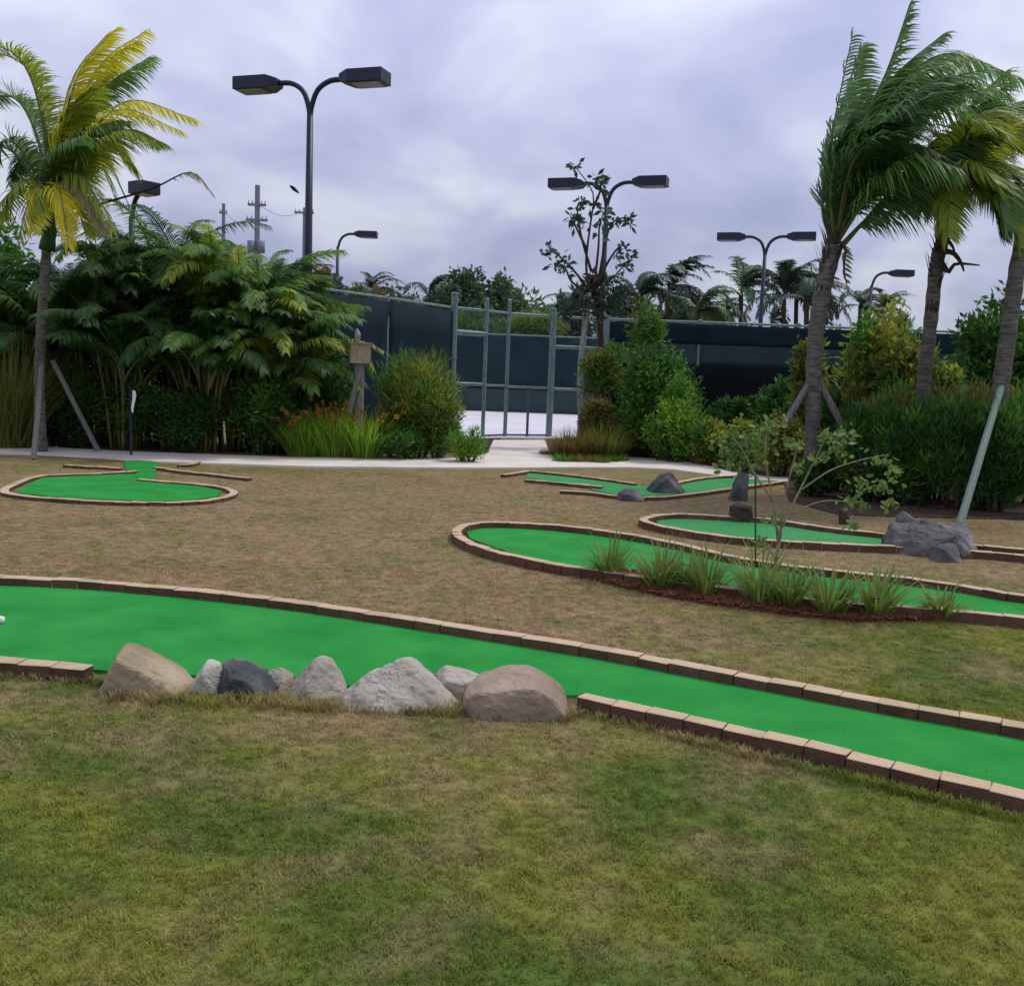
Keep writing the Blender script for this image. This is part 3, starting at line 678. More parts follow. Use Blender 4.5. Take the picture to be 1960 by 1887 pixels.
def areca(x, yb, ytop, label, n=42, mul=1.7, spread=.55, mixk=('dark', 'dark', 'green'), canes=14, seed=0, d=None, canem='cane', tmin=.32):
    r = random.Random(seed); b = G(x, yb) if d is None else P(x, yb, d); b = Vector((b.x, b.y, 0)); dd = b.y
    H = P(x, ytop, dd).z
    root = empty('areca_palm', b, label, 'palm', 'feathery clumping palms in the left thicket')
    tips = []
    for i in range(canes):
        a = r.uniform(0, 6.28); rad = r.uniform(0, .35); p0 = b+Vector((math.cos(a)*rad, math.sin(a)*rad*.7, 0)); lean = r.uniform(.1, spread)
        h = H*r.uniform(tmin, .68); q = p0+Vector((math.cos(a)*lean*h*.4, math.sin(a)*lean*h*.3, h))
        c = MB(); pth = catmull([p0, p0.lerp(q, .5)-Vector((math.cos(a), math.sin(a), 0))*.05, q], 6); c.tube(pth, [.03-.012*j/6 for j in range(7)], 6)
        c.build('cane', M[canem], root, True); tips.append((q, a))
    for i in range(int(n*mul)):
        q, a = tips[i % len(tips)]; k = r.choice(mixk); me = FV[k][r.randrange(5)]
        room = max(.5, H-q.z); s = min(1.25, max(.5, room/1.5))*r.uniform(.65, 1.0)
        place('frond', me, root, q-Vector((0, 0, r.uniform(0, .35))), (r.uniform(-.35, .35), r.uniform(-.45, .25), a+r.uniform(-1.2, 1.2)), (s, s, s))
    return root

def leafcloud(mb, c, rad, n, ll, lw, r, k=14, cr=.42, up=.35, mi=0, shell=.55):
    cs = []
    for i in range(k):
        v = Vector((r.gauss(0, 1), r.gauss(0, 1), r.gauss(0, 1))).normalized()*r.uniform(shell, .9); cs.append((v*r.uniform(.85, 1.12), r.uniform(.5, 1.3)))
    for i in range(n):
        v, s = cs[r.randrange(k)]; w_ = Vector((r.gauss(0, 1), r.gauss(0, 1), r.gauss(0, 1))).normalized()*cr*s*r.random()**.4
        p = v+w_; p = c+Vector((p.x*rad[0], p.y*rad[1], p.z*rad[2]))
        if p.z < .03: continue
        if (i & 15) == 0: p = c+(p-c)*r.uniform(1.03, 1.16)
        d = (w_.normalized()*.7+Vector((r.gauss(0, .6), r.gauss(0, .6), r.gauss(up, .5)))).normalized()
        s1 = d.cross(Vector((r.gauss(0, 1), r.gauss(0, 1), r.gauss(0, 1))))
        if s1.length < .05: continue
        s1.normalize(); l = ll*r.uniform(.6, 1.25); w2 = lw*r.uniform(.7, 1.2); nn = s1.cross(d)
        m_ = p+d*l*.45
        mb.face([p, m_+s1*w2*.5+nn*l*.05, p+d*l-nn*l*.1, m_-s1*w2*.5+nn*l*.05], mi)
def shrub(name, label, cat, x, yb, ytop, wpx, mats, n, ll=.12, lw=.06, d=None, group=None, seed=0, k=16, cr=.42, stems=7, zlow=.5, dy=.8, up=.35, core=None, stemmat='barkd'):
    r = random.Random(seed+500); b = G(x, yb) if d is None else P(x, yb, d); b = Vector((b.x, b.y, 0)); H = P(x, ytop, b.y).z; W = wpx*b.y/F
    root = empty(name, b, label, cat, group)
    c = Vector((b.x, b.y, H*zlow)); rad = (W*.44, W*.44*dy, H*(1-zlow)*.86)
    s = MB()
    for i in range(stems):
        a = r.uniform(0, 6.28); e = c+Vector((math.cos(a)*rad[0]*.6, math.sin(a)*rad[1]*.6, r.uniform(-.2, .5)*rad[2]))
        p0 = b+Vector((math.cos(a)*.1, math.sin(a)*.1, 0)); pth = catmull([p0, p0.lerp(e, .5)+Vector((r.uniform(-.1, .1), 0, .1)), e], 5)
        s.tube(pth, [.03*max(1, H/3)*(1-.7*j/5) for j in range(6)], 5)
    s.build('stems' if stems > 1 else 'trunk', M[stemmat], root, True)
    ml = mats if isinstance(mats, (list, tuple)) else [mats]
    for i, mt in enumerate(ml):
        lf = MB(); leafcloud(lf, c, rad, n//len(ml), ll, lw, r, k, cr, up); lf.build('foliage', M[mt], root)
    return root
def grassclump(name, label, cat, base, H, R, n, mat, group=None, seed=0, bw=.018, lean=.5, droop=.25, tipmat=None, tipn=0, segs=4, part='blades'):
    r = random.Random(seed+900); root = empty(name, base, label, cat, group); mb = MB()
    def one(mb, h, w_, ln):
        a = r.uniform(0, 6.28); rad = R*.35*r.random()**.5; p = base+Vector((math.cos(a)*rad, math.sin(a)*rad, 0))
        an = a+r.gauss(0, .6); o = Vector((math.cos(an), math.sin(an), 0)); d = (UP+o*ln*r.random()).normalized(); sd_ = Vector((-o.y, o.x, 0))
        q = p.copy(); pp = [q.copy()]; ws = [w_]
        for i in range(segs):
            q = q+d*(h/segs); pp.append(q.copy()); ws.append(w_*(1-(i+1)/segs*.9)); d = (d+(o*.5-UP)*droop*(.3+i/segs)).normalized()
        mb.ribbon(pp, ws, [sd_]*(segs+1)); return q, d
    for i in range(n): one(mb, H*r.uniform(.6, 1.15), bw*r.uniform(.7, 1.3), lean)
    mb.build(part, M[mat], root)
    if tipmat:
        tb = MB()
        for i in range(tipn):
            q, d = one(tb, H*r.uniform(.95, 1.2), bw*.4, lean*.7)
            for _ in range(5):
                v = Vector((r.gauss(0, 1), r.gauss(0, 1), r.gauss(0, 1))).normalized()*.05
                tb.face([q-v, q+d*.05, q+v, q-d*.06])
        tb.build('flower_tips', M[tipmat], root)
    return root

# ------------------------------------------------------------------ coconut palms (photographed ones)
def palm_trunk(root, pts, rs, mat='bark'):
    mb = MB(); pth = catmull(pts, 26); k = len(pth)
    rr2 = [rs[0]+(rs[1]-rs[0])*i/(k-1)+(.012 if i % 2 else 0)+(.10*max(0, 1-i/3) if i < 3 else 0)*rs[0]*3 for i in range(k)]
    mb.tube(pth, rr2, 12); return mb.build('trunk', M[mat], root, True)
def pix_frond(root, pix, D, mat, n=46, llen=.6, wind=(1, 0, -.15), seed=0, wk=.45, droop=.22, lw=.04, rm='rachis', rr_=.028, start=.15, miss=.05):
    r = random.Random(seed); mb = MB(); pth = catmull([P(x, y, D+dd) for x, y, dd in pix], 16)
    if (pth[-1]-pth[8]).normalized().dot(Vector(wind).normalized()) > .6: wind = (.35, .15, -.75)
    frond(mb, pth, n, llen, lw, Vector(wind), droop, wk, r, start, rr_, .7, miss)
    return mb.build('frond', [M[mat], M[rm]], root)
# left yellow palm
DL = 16.6
pl = P(78, 870, DL); pl.z = 0
palmL = empty('coconut_palm', pl, 'young coconut palm with yellow windblown fronds at the left edge', 'palm tree')
palm_trunk(palmL, [pl, P(76, 700, DL), P(84, 560, DL), P(92, 430, DL)], (.085, .07))
FLD = [
 ([(95,440,0),(108,290,-.2),(140,150,-.3),(205,66,-.2)], 'fr_yellow', .62), ([(98,440,0),(125,280,.1),(180,140,.2),(262,80,.1)], 'fr_yellow', .6),
 ([(96,440,0),(118,300,.5),(160,190,.8),(215,120,.9)], 'fr_yg', .6), ([(98,430,0),(135,300,.2),(190,180,.3),(285,110,.2)], 'fr_green', .62),
 ([(100,430,0),(150,300,-.3),(240,195,-.6),(372,228,-.8)], 'fr_yellow', .6), ([(100,425,0),(150,320,-.6),(230,250,-1),(300,275,-1.2)], 'fr_yg', .58),
 ([(100,425,0),(140,330,.3),(210,270,.6),(262,330,.9)], 'fr_yg', .55), ([(96,430,0),(105,310,0),(130,220,-.2),(175,170,-.4)], 'fr_yg', .6),
 ([(92,430,0),(88,250,0),(50,130,-.1),(-40,92,-.2)], 'fr_yg', .5), ([(92,430,0),(78,290,.3),(30,190,.4),(-50,200,.5)], 'fr_green', .5),
 ([(90,430,0),(60,320,-.3),(10,270,-.6),(-60,330,-.8)], 'fr_blue', .5), ([(95,430,0),(100,330,-.6),(120,280,-1),(160,260,-1.4)], 'fr_green', .55),
 ([(96,420,0),(110,355,-.5),(150,352,-1),(195,440,-1.3)], 'fr_dead', .5), ([(94,420,0),(95,365,-.6),(110,360,-1.1),(128,440,-1.4)], 'fr_yellow', .5),
 ([(92,420,0),(70,360,-.5),(30,370,-1),(-20,440,-1.2)], 'fr_yg', .5), ([(94,420,0),(120,360,-.4),(140,375,-.8),(165,450,-1)], 'fr_yg', .5),
 ([(94,420,0),(85,365,-.6),(70,372,-1.1),(60,440,-1.4)], 'fr_yellow', .5), ([(96,430,0),(130,330,.8),(190,290,1.3),(250,400,1.5)], 'fr_green', .55),
 ([(98,430,0),(120,320,-.2),(160,250,-.4),(230,230,-.6)], 'fr_green', .6), ([(92,430,0),(85,330,.4),(50,290,.8),(20,340,1)], 'fr_dark', .5)]
def jitter(px, r, a=20):
    dx, dy, dz = r.uniform(-a, a), r.uniform(-a, a), r.uniform(-.5, .5)
    return [(x+dx*i/3, y+dy*i/3, d+dz*i/3) for i, (x, y, d) in enumerate(px)]
def shaft(root, pix, D, r0, r1, mat):
    mb = MB(); pth = catmull([P(x, y, D) for x, y in pix], 14); mb.tube(pth, [(r0+(r1-r0)*i/14)*(1+.05*math.sin(i*2.4)) for i in range(15)], 9); mb.build('crown_shaft', M[mat], root, True)
    r = random.Random(int(pix[0][0])); fb = MB()
    for i in range(60):
        p = pth[r.randrange(2, 14)]; a = r.uniform(0, 6.28); o = Vector((math.cos(a), math.sin(a), 0)); q = p+o*r0*.8
        fb.ribbon([q, q+(o*.3+UP).normalized()*.15, q+o*.12+UP*r.uniform(.2, .4)], [.035, .03, .005], [Vector((-o.y, o.x, 0))]*3)
    fb.build('fibre', M[mat], root)['kind'] = 'stuff'
for i, px in enumerate([[(94,420,0),(110,345,-.5),(160,340,-1),(212,440,-1.3)], [(94,420,0),(80,350,-.5),(40,350,-1),(-10,400,-1.2)], [(94,420,0),(100,360,-.8),(115,370,-1.3),(130,470,-1.5)], [(94,420,0),(85,355,-.8),(60,370,-1.2),(35,460,-1.4)], [(94,420,0),(110,350,.3),(150,350,.6),(180,460,.7)]]): pix_frond(palmL, px, DL, ['fr_yg', 'fr_yg', 'fr_yellow', 'fr_yg', 'fr_dead'][i], 50, .55, (.5, .1, -.8), 590+i, lw=.028)
pix_frond(palmL, [(98,430,.4),(180,395,.4),(290,362,.3),(365,330,.2),(408,372,.2)], DL, 'fr_dead', 26, .32, (.4, .1, -1), 610, lw=.02, start=.62, rm='rachisd', miss=.3)
shaft(palmL, [(90, 480), (98, 420), (106, 330), (112, 260)], DL, .13, .04, 'fr_dark')
rj = random.Random(77)
for i, (px, mt, ll) in enumerate(FLD): pix_frond(palmL, px, DL, mt, 80, ll, (1, .1, -.1), 30+i, lw=.028)
for i, (px, mt, ll) in enumerate(FLD[:12]+FLD[17:]): pix_frond(palmL, jitter(px, rj, 26), DL, mt, 66, ll*.95, (1, .1, -.1), 430+i, lw=.028)
# P1
D1 = 14.9
p1 = G(1551, 948); D1 = p1.y
palm1 = empty('coconut_palm', p1, 'large windswept coconut palm with fronds blown right, in front of the right fence', 'palm tree')
palm_trunk(palm1, [p1, P(1556, 800, D1), P(1560, 660, D1), P(1574, 560, D1), P(1596, 470, D1)], (.098, .122))
F1 = [
 ([(1596,470,0),(1574,400,0),(1590,270,-.1),(1632,66,-.2)], 'fr_blue', .5), ([(1600,460,0),(1610,300,.1),(1625,200,.2),(1650,90,.2)], 'fr_green', .6),
 ([(1602,450,0),(1640,270,-.1),(1700,130,-.2),(1742,6,-.2)], 'fr_green', .42), ([(1604,450,0),(1640,280,.3),(1710,150,.5),(1805,66,.5)], 'fr_blue', .6),
 ([(1606,450,0),(1680,230,-.2),(1800,105,-.4),(1958,152,-.6)], 'fr_green', .7), ([(1606,450,0),(1670,260,.3),(1790,145,.6),(1935,205,.8)], 'fr_green', .7),
 ([(1608,478,0),(1703,370,-.3),(1784,308,-.5),(1880,240,-.7)], 'fr_blue', .85), ([(1604,450,0),(1650,330,-.4),(1720,275,-.9),(1800,310,-1.2)], 'fr_dark', .65),
 ([(1604,450,0),(1640,320,.2),(1690,245,.5),(1770,215,.8)], 'fr_green', .65), ([(1602,450,0),(1625,330,-.5),(1660,260,-1),(1720,230,-1.3)], 'fr_dark', .6),
 ([(1600,455,0),(1600,350,.4),(1620,260,.6),(1660,190,.8)], 'fr_blue', .6), ([(1604,450,0),(1645,350,.5),(1700,320,.9),(1760,370,1.2)], 'fr_dark', .6),
 ([(1606,450,0),(1660,300,-.6),(1740,190,-1.1),(1850,160,-1.5)], 'fr_blue', .65), ([(1604,450,0),(1630,300,0),(1670,200,.1),(1730,140,.1)], 'fr_green', .6),
 ([(1604,450,0),(1630,360,-.3),(1670,320,-.6),(1730,330,-.9)], 'fr_green', .6), ([(1598,460,0),(1590,380,-.3),(1600,300,-.5),(1625,230,-.6)], 'fr_dark', .5)]
for i, (px, mt, ll) in enumerate(F1):
    low = i == 6
    pix_frond(palm1, px, D1, mt, 84, ll*(1.15 if low else 1), (.6, .1, -1.0) if low else (1, .1, -.12), 60+i, wk=.5, droop=.3, lw=.030)
for i, (px, mt, ll) in enumerate(F1[4:6]+F1[7:]+F1[8:14]): pix_frond(palm1, jitter(px, rj, 34), D1, mt, 60, ll, (1, .1, -.2), 460+i, miss=.15, wk=.5, droop=.3, lw=.030)
shaft(palm1, [(1574, 560), (1588, 490), (1602, 410), (1624, 290)], D1, .120, .05, 'barkd')
for i, px in enumerate([[(1608,470,0),(1680,400,-.3),(1760,350,-.5),(1850,300,-.7)], [(1606,460,0),(1660,360,.5),(1730,330,.9),(1800,360,1.2)], [(1606,460,0),(1680,350,-.8),(1750,300,-1.3),(1830,320,-1.7)], [(1606,450,0),(1700,250,0),(1800,190,0),(1900,240,0)]]): pix_frond(palm1, px, D1, ['fr_blue', 'fr_green', 'fr_green', 'fr_green'][i], 60, .85, (.6, .1, -1.0), 560+i, wk=.4, droop=.35, lw=.030)
pix_frond(palm1, [(1604,460,-.1),(1618,478,-.2),(1616,510,-.25),(1622,560,-.25)], D1, 'fr_dead', 12, .15, seed=90, rm='rachisd')
# P2
p2 = G(1760, 962); D2 = p2.y+.5; p2 = P(1760, 962, D2); p2.z = 0
palm2 = empty('coconut_palm', p2, 'yellow green coconut palm leaning right, rising behind the tall grass', 'palm tree')
palm_trunk(palm2, [p2, P(1768, 750, D2), P(1782, 610, D2), P(1798, 480, D2), P(1842, 375, D2)], (.10, .085))
F2 = [
 ([(1840,385,0),(1850,290,0),(1885,215,.1),(1965,235,.2)], 'fr_yg', .6), ([(1840,385,0),(1860,320,.4),(1920,250,.8),(2030,290,1)], 'fr_green', .6),
 ([(1840,385,0),(1815,310,-.3),(1785,315,-.6),(1765,400,-.8)], 'fr_green', .5), ([(1842,385,0),(1880,320,-.4),(1935,330,-.8),(1965,440,-1)], 'fr_yg', .6),
 ([(1842,385,0),(1865,340,-.6),(1900,365,-1.1),(1915,450,-1.3)], 'fr_green', .55), ([(1840,385,0),(1835,300,.3),(1860,220,.5),(1930,160,.6)], 'fr_green', .6),
 ([(1840,385,0),(1850,300,-.5),(1890,260,-1),(1950,290,-1.3)], 'fr_yg', .55), ([(1842,385,0),(1890,350,.2),(1950,370,.5),(2010,460,.7)], 'fr_green', .55),
 ([(1840,385,0),(1825,340,-.5),(1810,350,-.9),(1800,430,-1.1)], 'fr_yg', .5), ([(1842,385,0),(1870,300,.8),(1940,200,1.2),(2040,200,1.5)], 'fr_green', .6),
 ([(1840,385,0),(1845,330,-.7),(1865,310,-1.3),(1905,350,-1.7)], 'fr_yg', .55), ([(1840,385,0),(1820,300,.4),(1800,260,.7),(1790,300,1)], 'fr_green', .5),
 ([(1842,385,0),(1880,300,0),(1930,240,0),(2010,240,.2)], 'fr_yellow', .55)]
for i, (px, mt, ll) in enumerate(F2): pix_frond(palm2, px, D2, mt, 76, ll*1.1, (1, .1, -.3), 100+i, wk=.4, droop=.3, lw=.030)
for i, (px, mt, ll) in enumerate(F2): pix_frond(palm2, jitter(px, rj, 38), D2, mt, 76, ll*1.1, (1, .1, -.3), 500+i, wk=.4, droop=.3, lw=.030)
shaft(palm2, [(1783, 600), (1795, 500), (1815, 430), (1846, 360)], D2, .098, .085, 'barkd')
for i, px in enumerate([[(1800,480,-.15),(1825,485,-.4),(1840,505,-.5),(1845,520,-.5)], [(1800,500,-.15),(1815,520,-.3),(1830,505,-.4),(1875,508,-.6)], [(1796,470,-.1),(1810,460,-.3),(1822,470,-.4),(1828,485,-.4)]]):
    mb = MB(); pth = catmull([P(x, y, D2+d) for x, y, d in px], 8); mb.tube(pth, [.05*(1-.8*j/8) for j in range(9)], 6); mb.build('frond_stub', M['barkd'], palm2, True)
# P3 right edge
p3 = P(1893, 975, 13.7); p3.z = 0; D3 = 13.7
palm3 = empty('coconut_palm', p3, 'coconut palm leaning out of frame at the right edge, grey trunk only', 'palm tree')
palm_trunk(palm3, [p3, P(1912, 770, D3), P(1930, 640, D3), P(1950, 500, D3), P(1990, 330, D3)], (.11, .10))
for i, px in enumerate([[(1990,330,0),(2060,200,0),(2150,150,0),(2250,220,0)], [(1990,330,0),(2070,300,-.4),(2150,350,-.8),(2200,480,-1)], [(1990,330,0),(2000,220,.4),(2050,120,.8),(2150,60,1)], [(1990,330,0),(2050,260,.8),(2130,230,1.3),(2230,330,1.5)]]):
    pix_frond(palm3, px, D3, 'fr_green', 40, .6, (1, .1, -.1), 130+i)
# props and braces
def prop(name, a, b, r, mat, label, cat='prop', group=None):
    mb = MB(); mb.tube([a, b], [r, r*.95], 8); base = Vector((a.x, a.y, max(0, a.z)))
    root = empty(name, base, label, cat, group) if False else None
    o = mb.build(name, M[mat]); return tag(o, label, cat, group)
gpn = 'wooden props bracing palms'
prop('wooden_prop', G(64, 880), P(80, 700, DL-.15), .045, 'woodgrey', 'upright grey prop left of the yellow palm trunk', group=gpn)
prop('wooden_prop', G(190, 867), P(100, 690, DL), .045, 'woodgrey', 'slanting grey prop right of the yellow palm', group=gpn)
prop('wooden_prop', G(1837, 1004), P(1916, 742, D3-.15), .05, 'brace', 'long pale green prop leaning on the right edge palm above the boulders', group=gpn)
prop('wooden_prop', P(1500, 815, D1-.1), P(1548, 735, D1), .05, 'woodgrey', 'short grey prop on the left of the windswept palm', group=gpn).location = (0, 0, 0)
prop('wooden_prop', P(1612, 815, D1-.1), P(1568, 730, D1), .05, 'woodgrey', 'short grey prop on the right of the windswept palm', group=gpn)

# ------------------------------------------------------------------ left thicket
areca(185, 856, 385, 'dark feathery palm just right of the yellow palm', 44, seed=1, d=18.6)
areca(300, 858, 350, 'tallest dark feathery palm behind the black flag pole', 56, seed=2, d=19.0, mixk=('dark', 'green', 'dark'))
areca(440, 860, 375, 'feathery palm with yellow canes in the middle of the thicket', 52, seed=3, d=18.5, mixk=('dark', 'green', 'green', 'yg'), canes=18, spread=.7)
areca(385, 860, 470, 'lower dark feathery palm left of the yellow canes', 34, seed=4, d=18.0, mixk=('dark', 'dark', 'green'))
areca(510, 862, 455, 'feathery palm at the right end of the thicket against the fence', 50, seed=5, d=18.3, mixk=('dark', 'green', 'yg'), spread=.45)
areca(465, 862, 425, 'dark feathery palm between the yellow canes and the fence end', 44, seed=8, d=18.9, mixk=('dark', 'green'), spread=.45)
areca(568, 864, 560, 'short feathery palm beside the orange tipped clumps', 24, seed=9, d=18.6, mixk=('dark', 'green', 'green'), spread=.25, mul=1.2)
areca(235, 858, 500, 'low dark feathery palm behind the slanting prop', 30, seed=6, d=17.9, mixk=('dark',))
areca(100, 856, 440, 'dark feathery palm directly behind the yellow palm trunk', 34, seed=7, d=18.9, mixk=('dark', 'dark', 'green'))
gs = 'shrubs filling the left thicket'
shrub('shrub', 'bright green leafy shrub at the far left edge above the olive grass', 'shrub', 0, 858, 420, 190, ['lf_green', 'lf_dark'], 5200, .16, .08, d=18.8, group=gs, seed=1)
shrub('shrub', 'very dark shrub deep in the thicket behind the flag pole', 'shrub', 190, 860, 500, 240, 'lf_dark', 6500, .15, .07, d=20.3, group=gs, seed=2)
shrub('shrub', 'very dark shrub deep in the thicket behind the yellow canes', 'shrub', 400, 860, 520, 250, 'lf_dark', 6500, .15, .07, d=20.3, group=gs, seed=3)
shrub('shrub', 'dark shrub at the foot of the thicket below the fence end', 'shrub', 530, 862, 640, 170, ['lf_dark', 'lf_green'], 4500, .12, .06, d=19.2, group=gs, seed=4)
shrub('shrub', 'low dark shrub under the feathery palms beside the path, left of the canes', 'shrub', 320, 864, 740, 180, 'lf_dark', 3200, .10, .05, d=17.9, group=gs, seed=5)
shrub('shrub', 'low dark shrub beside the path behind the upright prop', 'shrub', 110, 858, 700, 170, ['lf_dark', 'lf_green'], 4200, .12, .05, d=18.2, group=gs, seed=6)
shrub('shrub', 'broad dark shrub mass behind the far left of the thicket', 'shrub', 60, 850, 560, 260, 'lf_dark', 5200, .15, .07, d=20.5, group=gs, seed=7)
b_ = P(20, 860, 17.3); b_.z = 0
grassclump('ornamental_grass', 'olive brown fountain grass at the far left edge', 'ornamental grass', b_, 1.95, 1.2, 900, 'lf_olive', seed=1, bw=.03, lean=.75, droop=.3)
# orange tipped clump
gz = 'spiky clumps with orange tips below the wooden box'
for i, (x, y, ht) in enumerate([(585, 868, 1.0), (640, 870, 1.15), (695, 871, 1.1)]):
    bb = G(x, y); bb.y = 17.9; bb = P(x, y, 17.9); bb.z = 0
    grassclump('spiky_plant', ['lime green spiky clump with orange tips, left one of the trio', 'lime green spiky clump with orange tips under the wooden box', 'lime green spiky clump with orange tips beside the rounded olive bush'][i], 'plant', bb, ht*.8, .9, 700, 'lf_bright', gz, 10+i, .035, .85, .24, 'lf_orange', 26)
for i, (x, yt, wp, d, mt, lb) in enumerate([(150, 700, 150, 17.9, 'lf_dark', 'low leafy shrub behind the foot of the slanting prop'), (250, 720, 130, 18.0, 'lf_green', 'low leafy shrub behind the black flag pole'), (360, 730, 120, 17.8, 'lf_dark', 'low leafy shrub left of the yellow canes, close to the path'), (500, 700, 130, 18.0, 'lf_green', 'low leafy shrub right of the yellow canes'), (560, 690, 120, 18.6, 'lf_dark', 'low leafy shrub left of the orange tipped clumps'), (620, 640, 110, 19.2, 'lf_green', 'leafy shrub between the thicket and the wooden box')]):
    shrub('shrub', lb, 'shrub', x, 862, yt, wp, [mt, 'lf_dark'], 3600, .14, .045, d=d, group=gs, seed=270+i)
# big rounded olive bush
b_ = P(800, 868, 18.6); b_.z = 0
shrub('bush', 'soft rounded olive green bush left of the gate', 'bush', 802, 870, 660, 165, ['lf_olive', 'lf_yg', 'lf_green'], 10000, .17, .020, d=18.5, seed=20, k=30, cr=.38, up=.9)
shrub('shrub', 'soft olive bush against the fence left of the gate post', 'shrub', 835, 868, 725, 105, ['lf_olive', 'lf_green'], 3200, .13, .03, d=18.4, seed=21, k=20)
shrub('shrub', 'low bright green shrub at the corner where path meets gate', 'shrub', 895, 872, 815, 78, ['lf_green', 'lf_bright'], 2200, .12, .02, d=17.8, seed=22, up=1.0)
shrub('shrub', 'low dark green groundcover shrub along the path under the rounded bush', 'shrub', 760, 874, 810, 130, ['lf_green', 'lf_dark'], 2400, .10, .04, d=17.9, seed=23)

# wooden box on post
dS = 17.7; pb = P(686, 800, dS); pb.z = 0
ws = empty('wooden_post', pb, 'weathered wooden box on a post standing in the bed before the left fence', 'post')
c = MB(); zt = P(684, 690, dS).z; c.tube([pb, Vector((pb.x, pb.y, zt))], [.10, .09], 8); c.build('post', M['woodgrey'], ws)
c = MB(); zc = P(684, 677, dS).z; c.box((pb.x, pb.y, zc), (.18, .16, .17), Matrix.Rotation(.3, 3, 'Z')); c.build('box', M['wood'], ws)
c = MB(); c.box((pb.x, pb.y, zc+.185), (.21, .19, .015), Matrix.Rotation(.3, 3, 'Z')); c.build('lid', M['wood'], ws)
c = MB(); c.tube([Vector((pb.x-.05, pb.y, zc+.2)), Vector((pb.x-.04, pb.y, zc+.34)), Vector((pb.x-.06, pb.y, zc+.44))], [.05, .06, .02], 6); c.build('finial', M['barkpale'], ws)
c = MB(); c.tube([P(668, 790, dS-.15), P(688, 712, dS-.12)], [.05, .05], 6); c.build('leg', M['woodgrey'], ws)
# flag
pf = G(251, 874); fg = empty('golf_flag', pf, 'thin black pole with a narrow white pennant beside the eye shaped hole', 'flag')
c = MB(); zf = P(256, 744, pf.y).z; c.tube([pf, Vector((pf.x, pf.y, zf))], [.022, .018], 8); c.build('pole', M['lamp'], fg)
c = MB(); z1 = P(256, 748, pf.y).z; z0 = P(256, 790, pf.y).z
pp = [Vector((pf.x+.055+.012*math.sin(i*1.2), pf.y-.01*i, z1+(z0-z1)*i/5)) for i in range(6)]
c.ribbon(pp, [.05, .06, .05, .045, .04, .02], [Vector((1, .3, 0)).normalized()]*6); fo = c.build('pennant', M['white'], fg); fo.modifiers.new('thick', 'SOLIDIFY').thickness = .01
# golf ball at the left edge
gbp = G(2, 1186, .045); c = bmesh.new(); bmesh.ops.create_icosphere(c, subdivisions=3, radius=.023); me = bpy.data.meshes.new('golf_ball'); c.to_mesh(me); c.free(); me.materials.append(M['white'])
o = bpy.data.objects.new('golf_ball', me); COL.objects.link(o); o.location = gbp; tag(o, 'white golf ball lying on the nearest green at the left edge', 'golf ball')

# ------------------------------------------------------------------ gate surroundings
gs2 = 'shrubs right of the gate'
shrub('shrub', 'tall bright green leafy shrub hiding the fence right of the gate', 'shrub', 1250, 862, 655, 160, ['lf_green', 'lf_green', 'lf_dark'], 9000, .13, .05, d=20.5, group=gs2, seed=30, k=26)
shrub('shrub', 'slim green shrub top rising above the right fence rail', 'shrub', 1232, 840, 545, 80, ['lf_green', 'lf_olive'], 3000, .13, .05, d=22, group=gs2, seed=31, zlow=.6)
shrub('shrub', 'bright green lower shrub in front of the black fence skirt', 'shrub', 1290, 868, 720, 120, ['lf_green', 'lf_bright'], 4200, .12, .045, d=19.6, group=gs2, seed=32)
shrub('shrub', 'dry brown shrub under the thin tree beside the gate', 'shrub', 1140, 858, 740, 62, ['lf_brown', 'lf_olive'], 2600, .12, .05, d=20.2, group=gs2, seed=33)
shrub('shrub', 'green shrub wrapping the thin tree trunk at the gate', 'shrub', 1150, 858, 655, 95, ['lf_green', 'lf_olive'], 2600, .12, .05, d=21, group=gs2, seed=34, zlow=.75)
b_ = P(1105, 876, 18.3); b_.z = 0
gl2 = 'low grassy tufts along the right side of the path'
for i, (x, y, h, w_, mt, lb) in enumerate([(1100, 882, .42, .45, 'lf_brown', 'low brownish grassy tuft at the path corner right of the gate'), (1150, 883, .5, .5, 'lf_olive', 'low olive grassy tuft under the dry brown shrub'), (1195, 876, .55, .5, 'lf_brown', 'low brownish grassy tuft at the start of the right path'), (1250, 878, .6, .5, 'lf_green', 'low green grassy tuft below the tall leafy shrub'), (1310, 884, .6, .5, 'lf_olive', 'low olive grassy tuft where the right path bends')]):
    bb = G(x, y); bb = P(x, y, bb.y+.5); bb.z = 0
    grassclump('grass_tuft', lb, 'ornamental grass', bb, h*1.5, w_*2.2, 1000, mt, gl2, 40+i, .02, .95, .25)
for i, (x, yb, yt, wp, mt, lb) in enumerate([(1215, 872, 822, 110, ['lf_green', 'lf_olive'], 'low green shrub below the tall leafy shrub, left half'), (1300, 880, 825, 100, ['lf_yg', 'lf_olive'], 'low yellow green shrub at the right path bend'), (1120, 878, 838, 110, ['lf_olive', 'lf_green'], 'low rounded olive shrub on the path corner right of the gate')]):
    shrub('shrub', lb, 'shrub', x, yb, yt, wp, mt, 3200, .10, .025, group=gs2, seed=280+i, up=.8)
r = random.Random(66); gv = 'small tufts spilling over the bed edge by the gate'
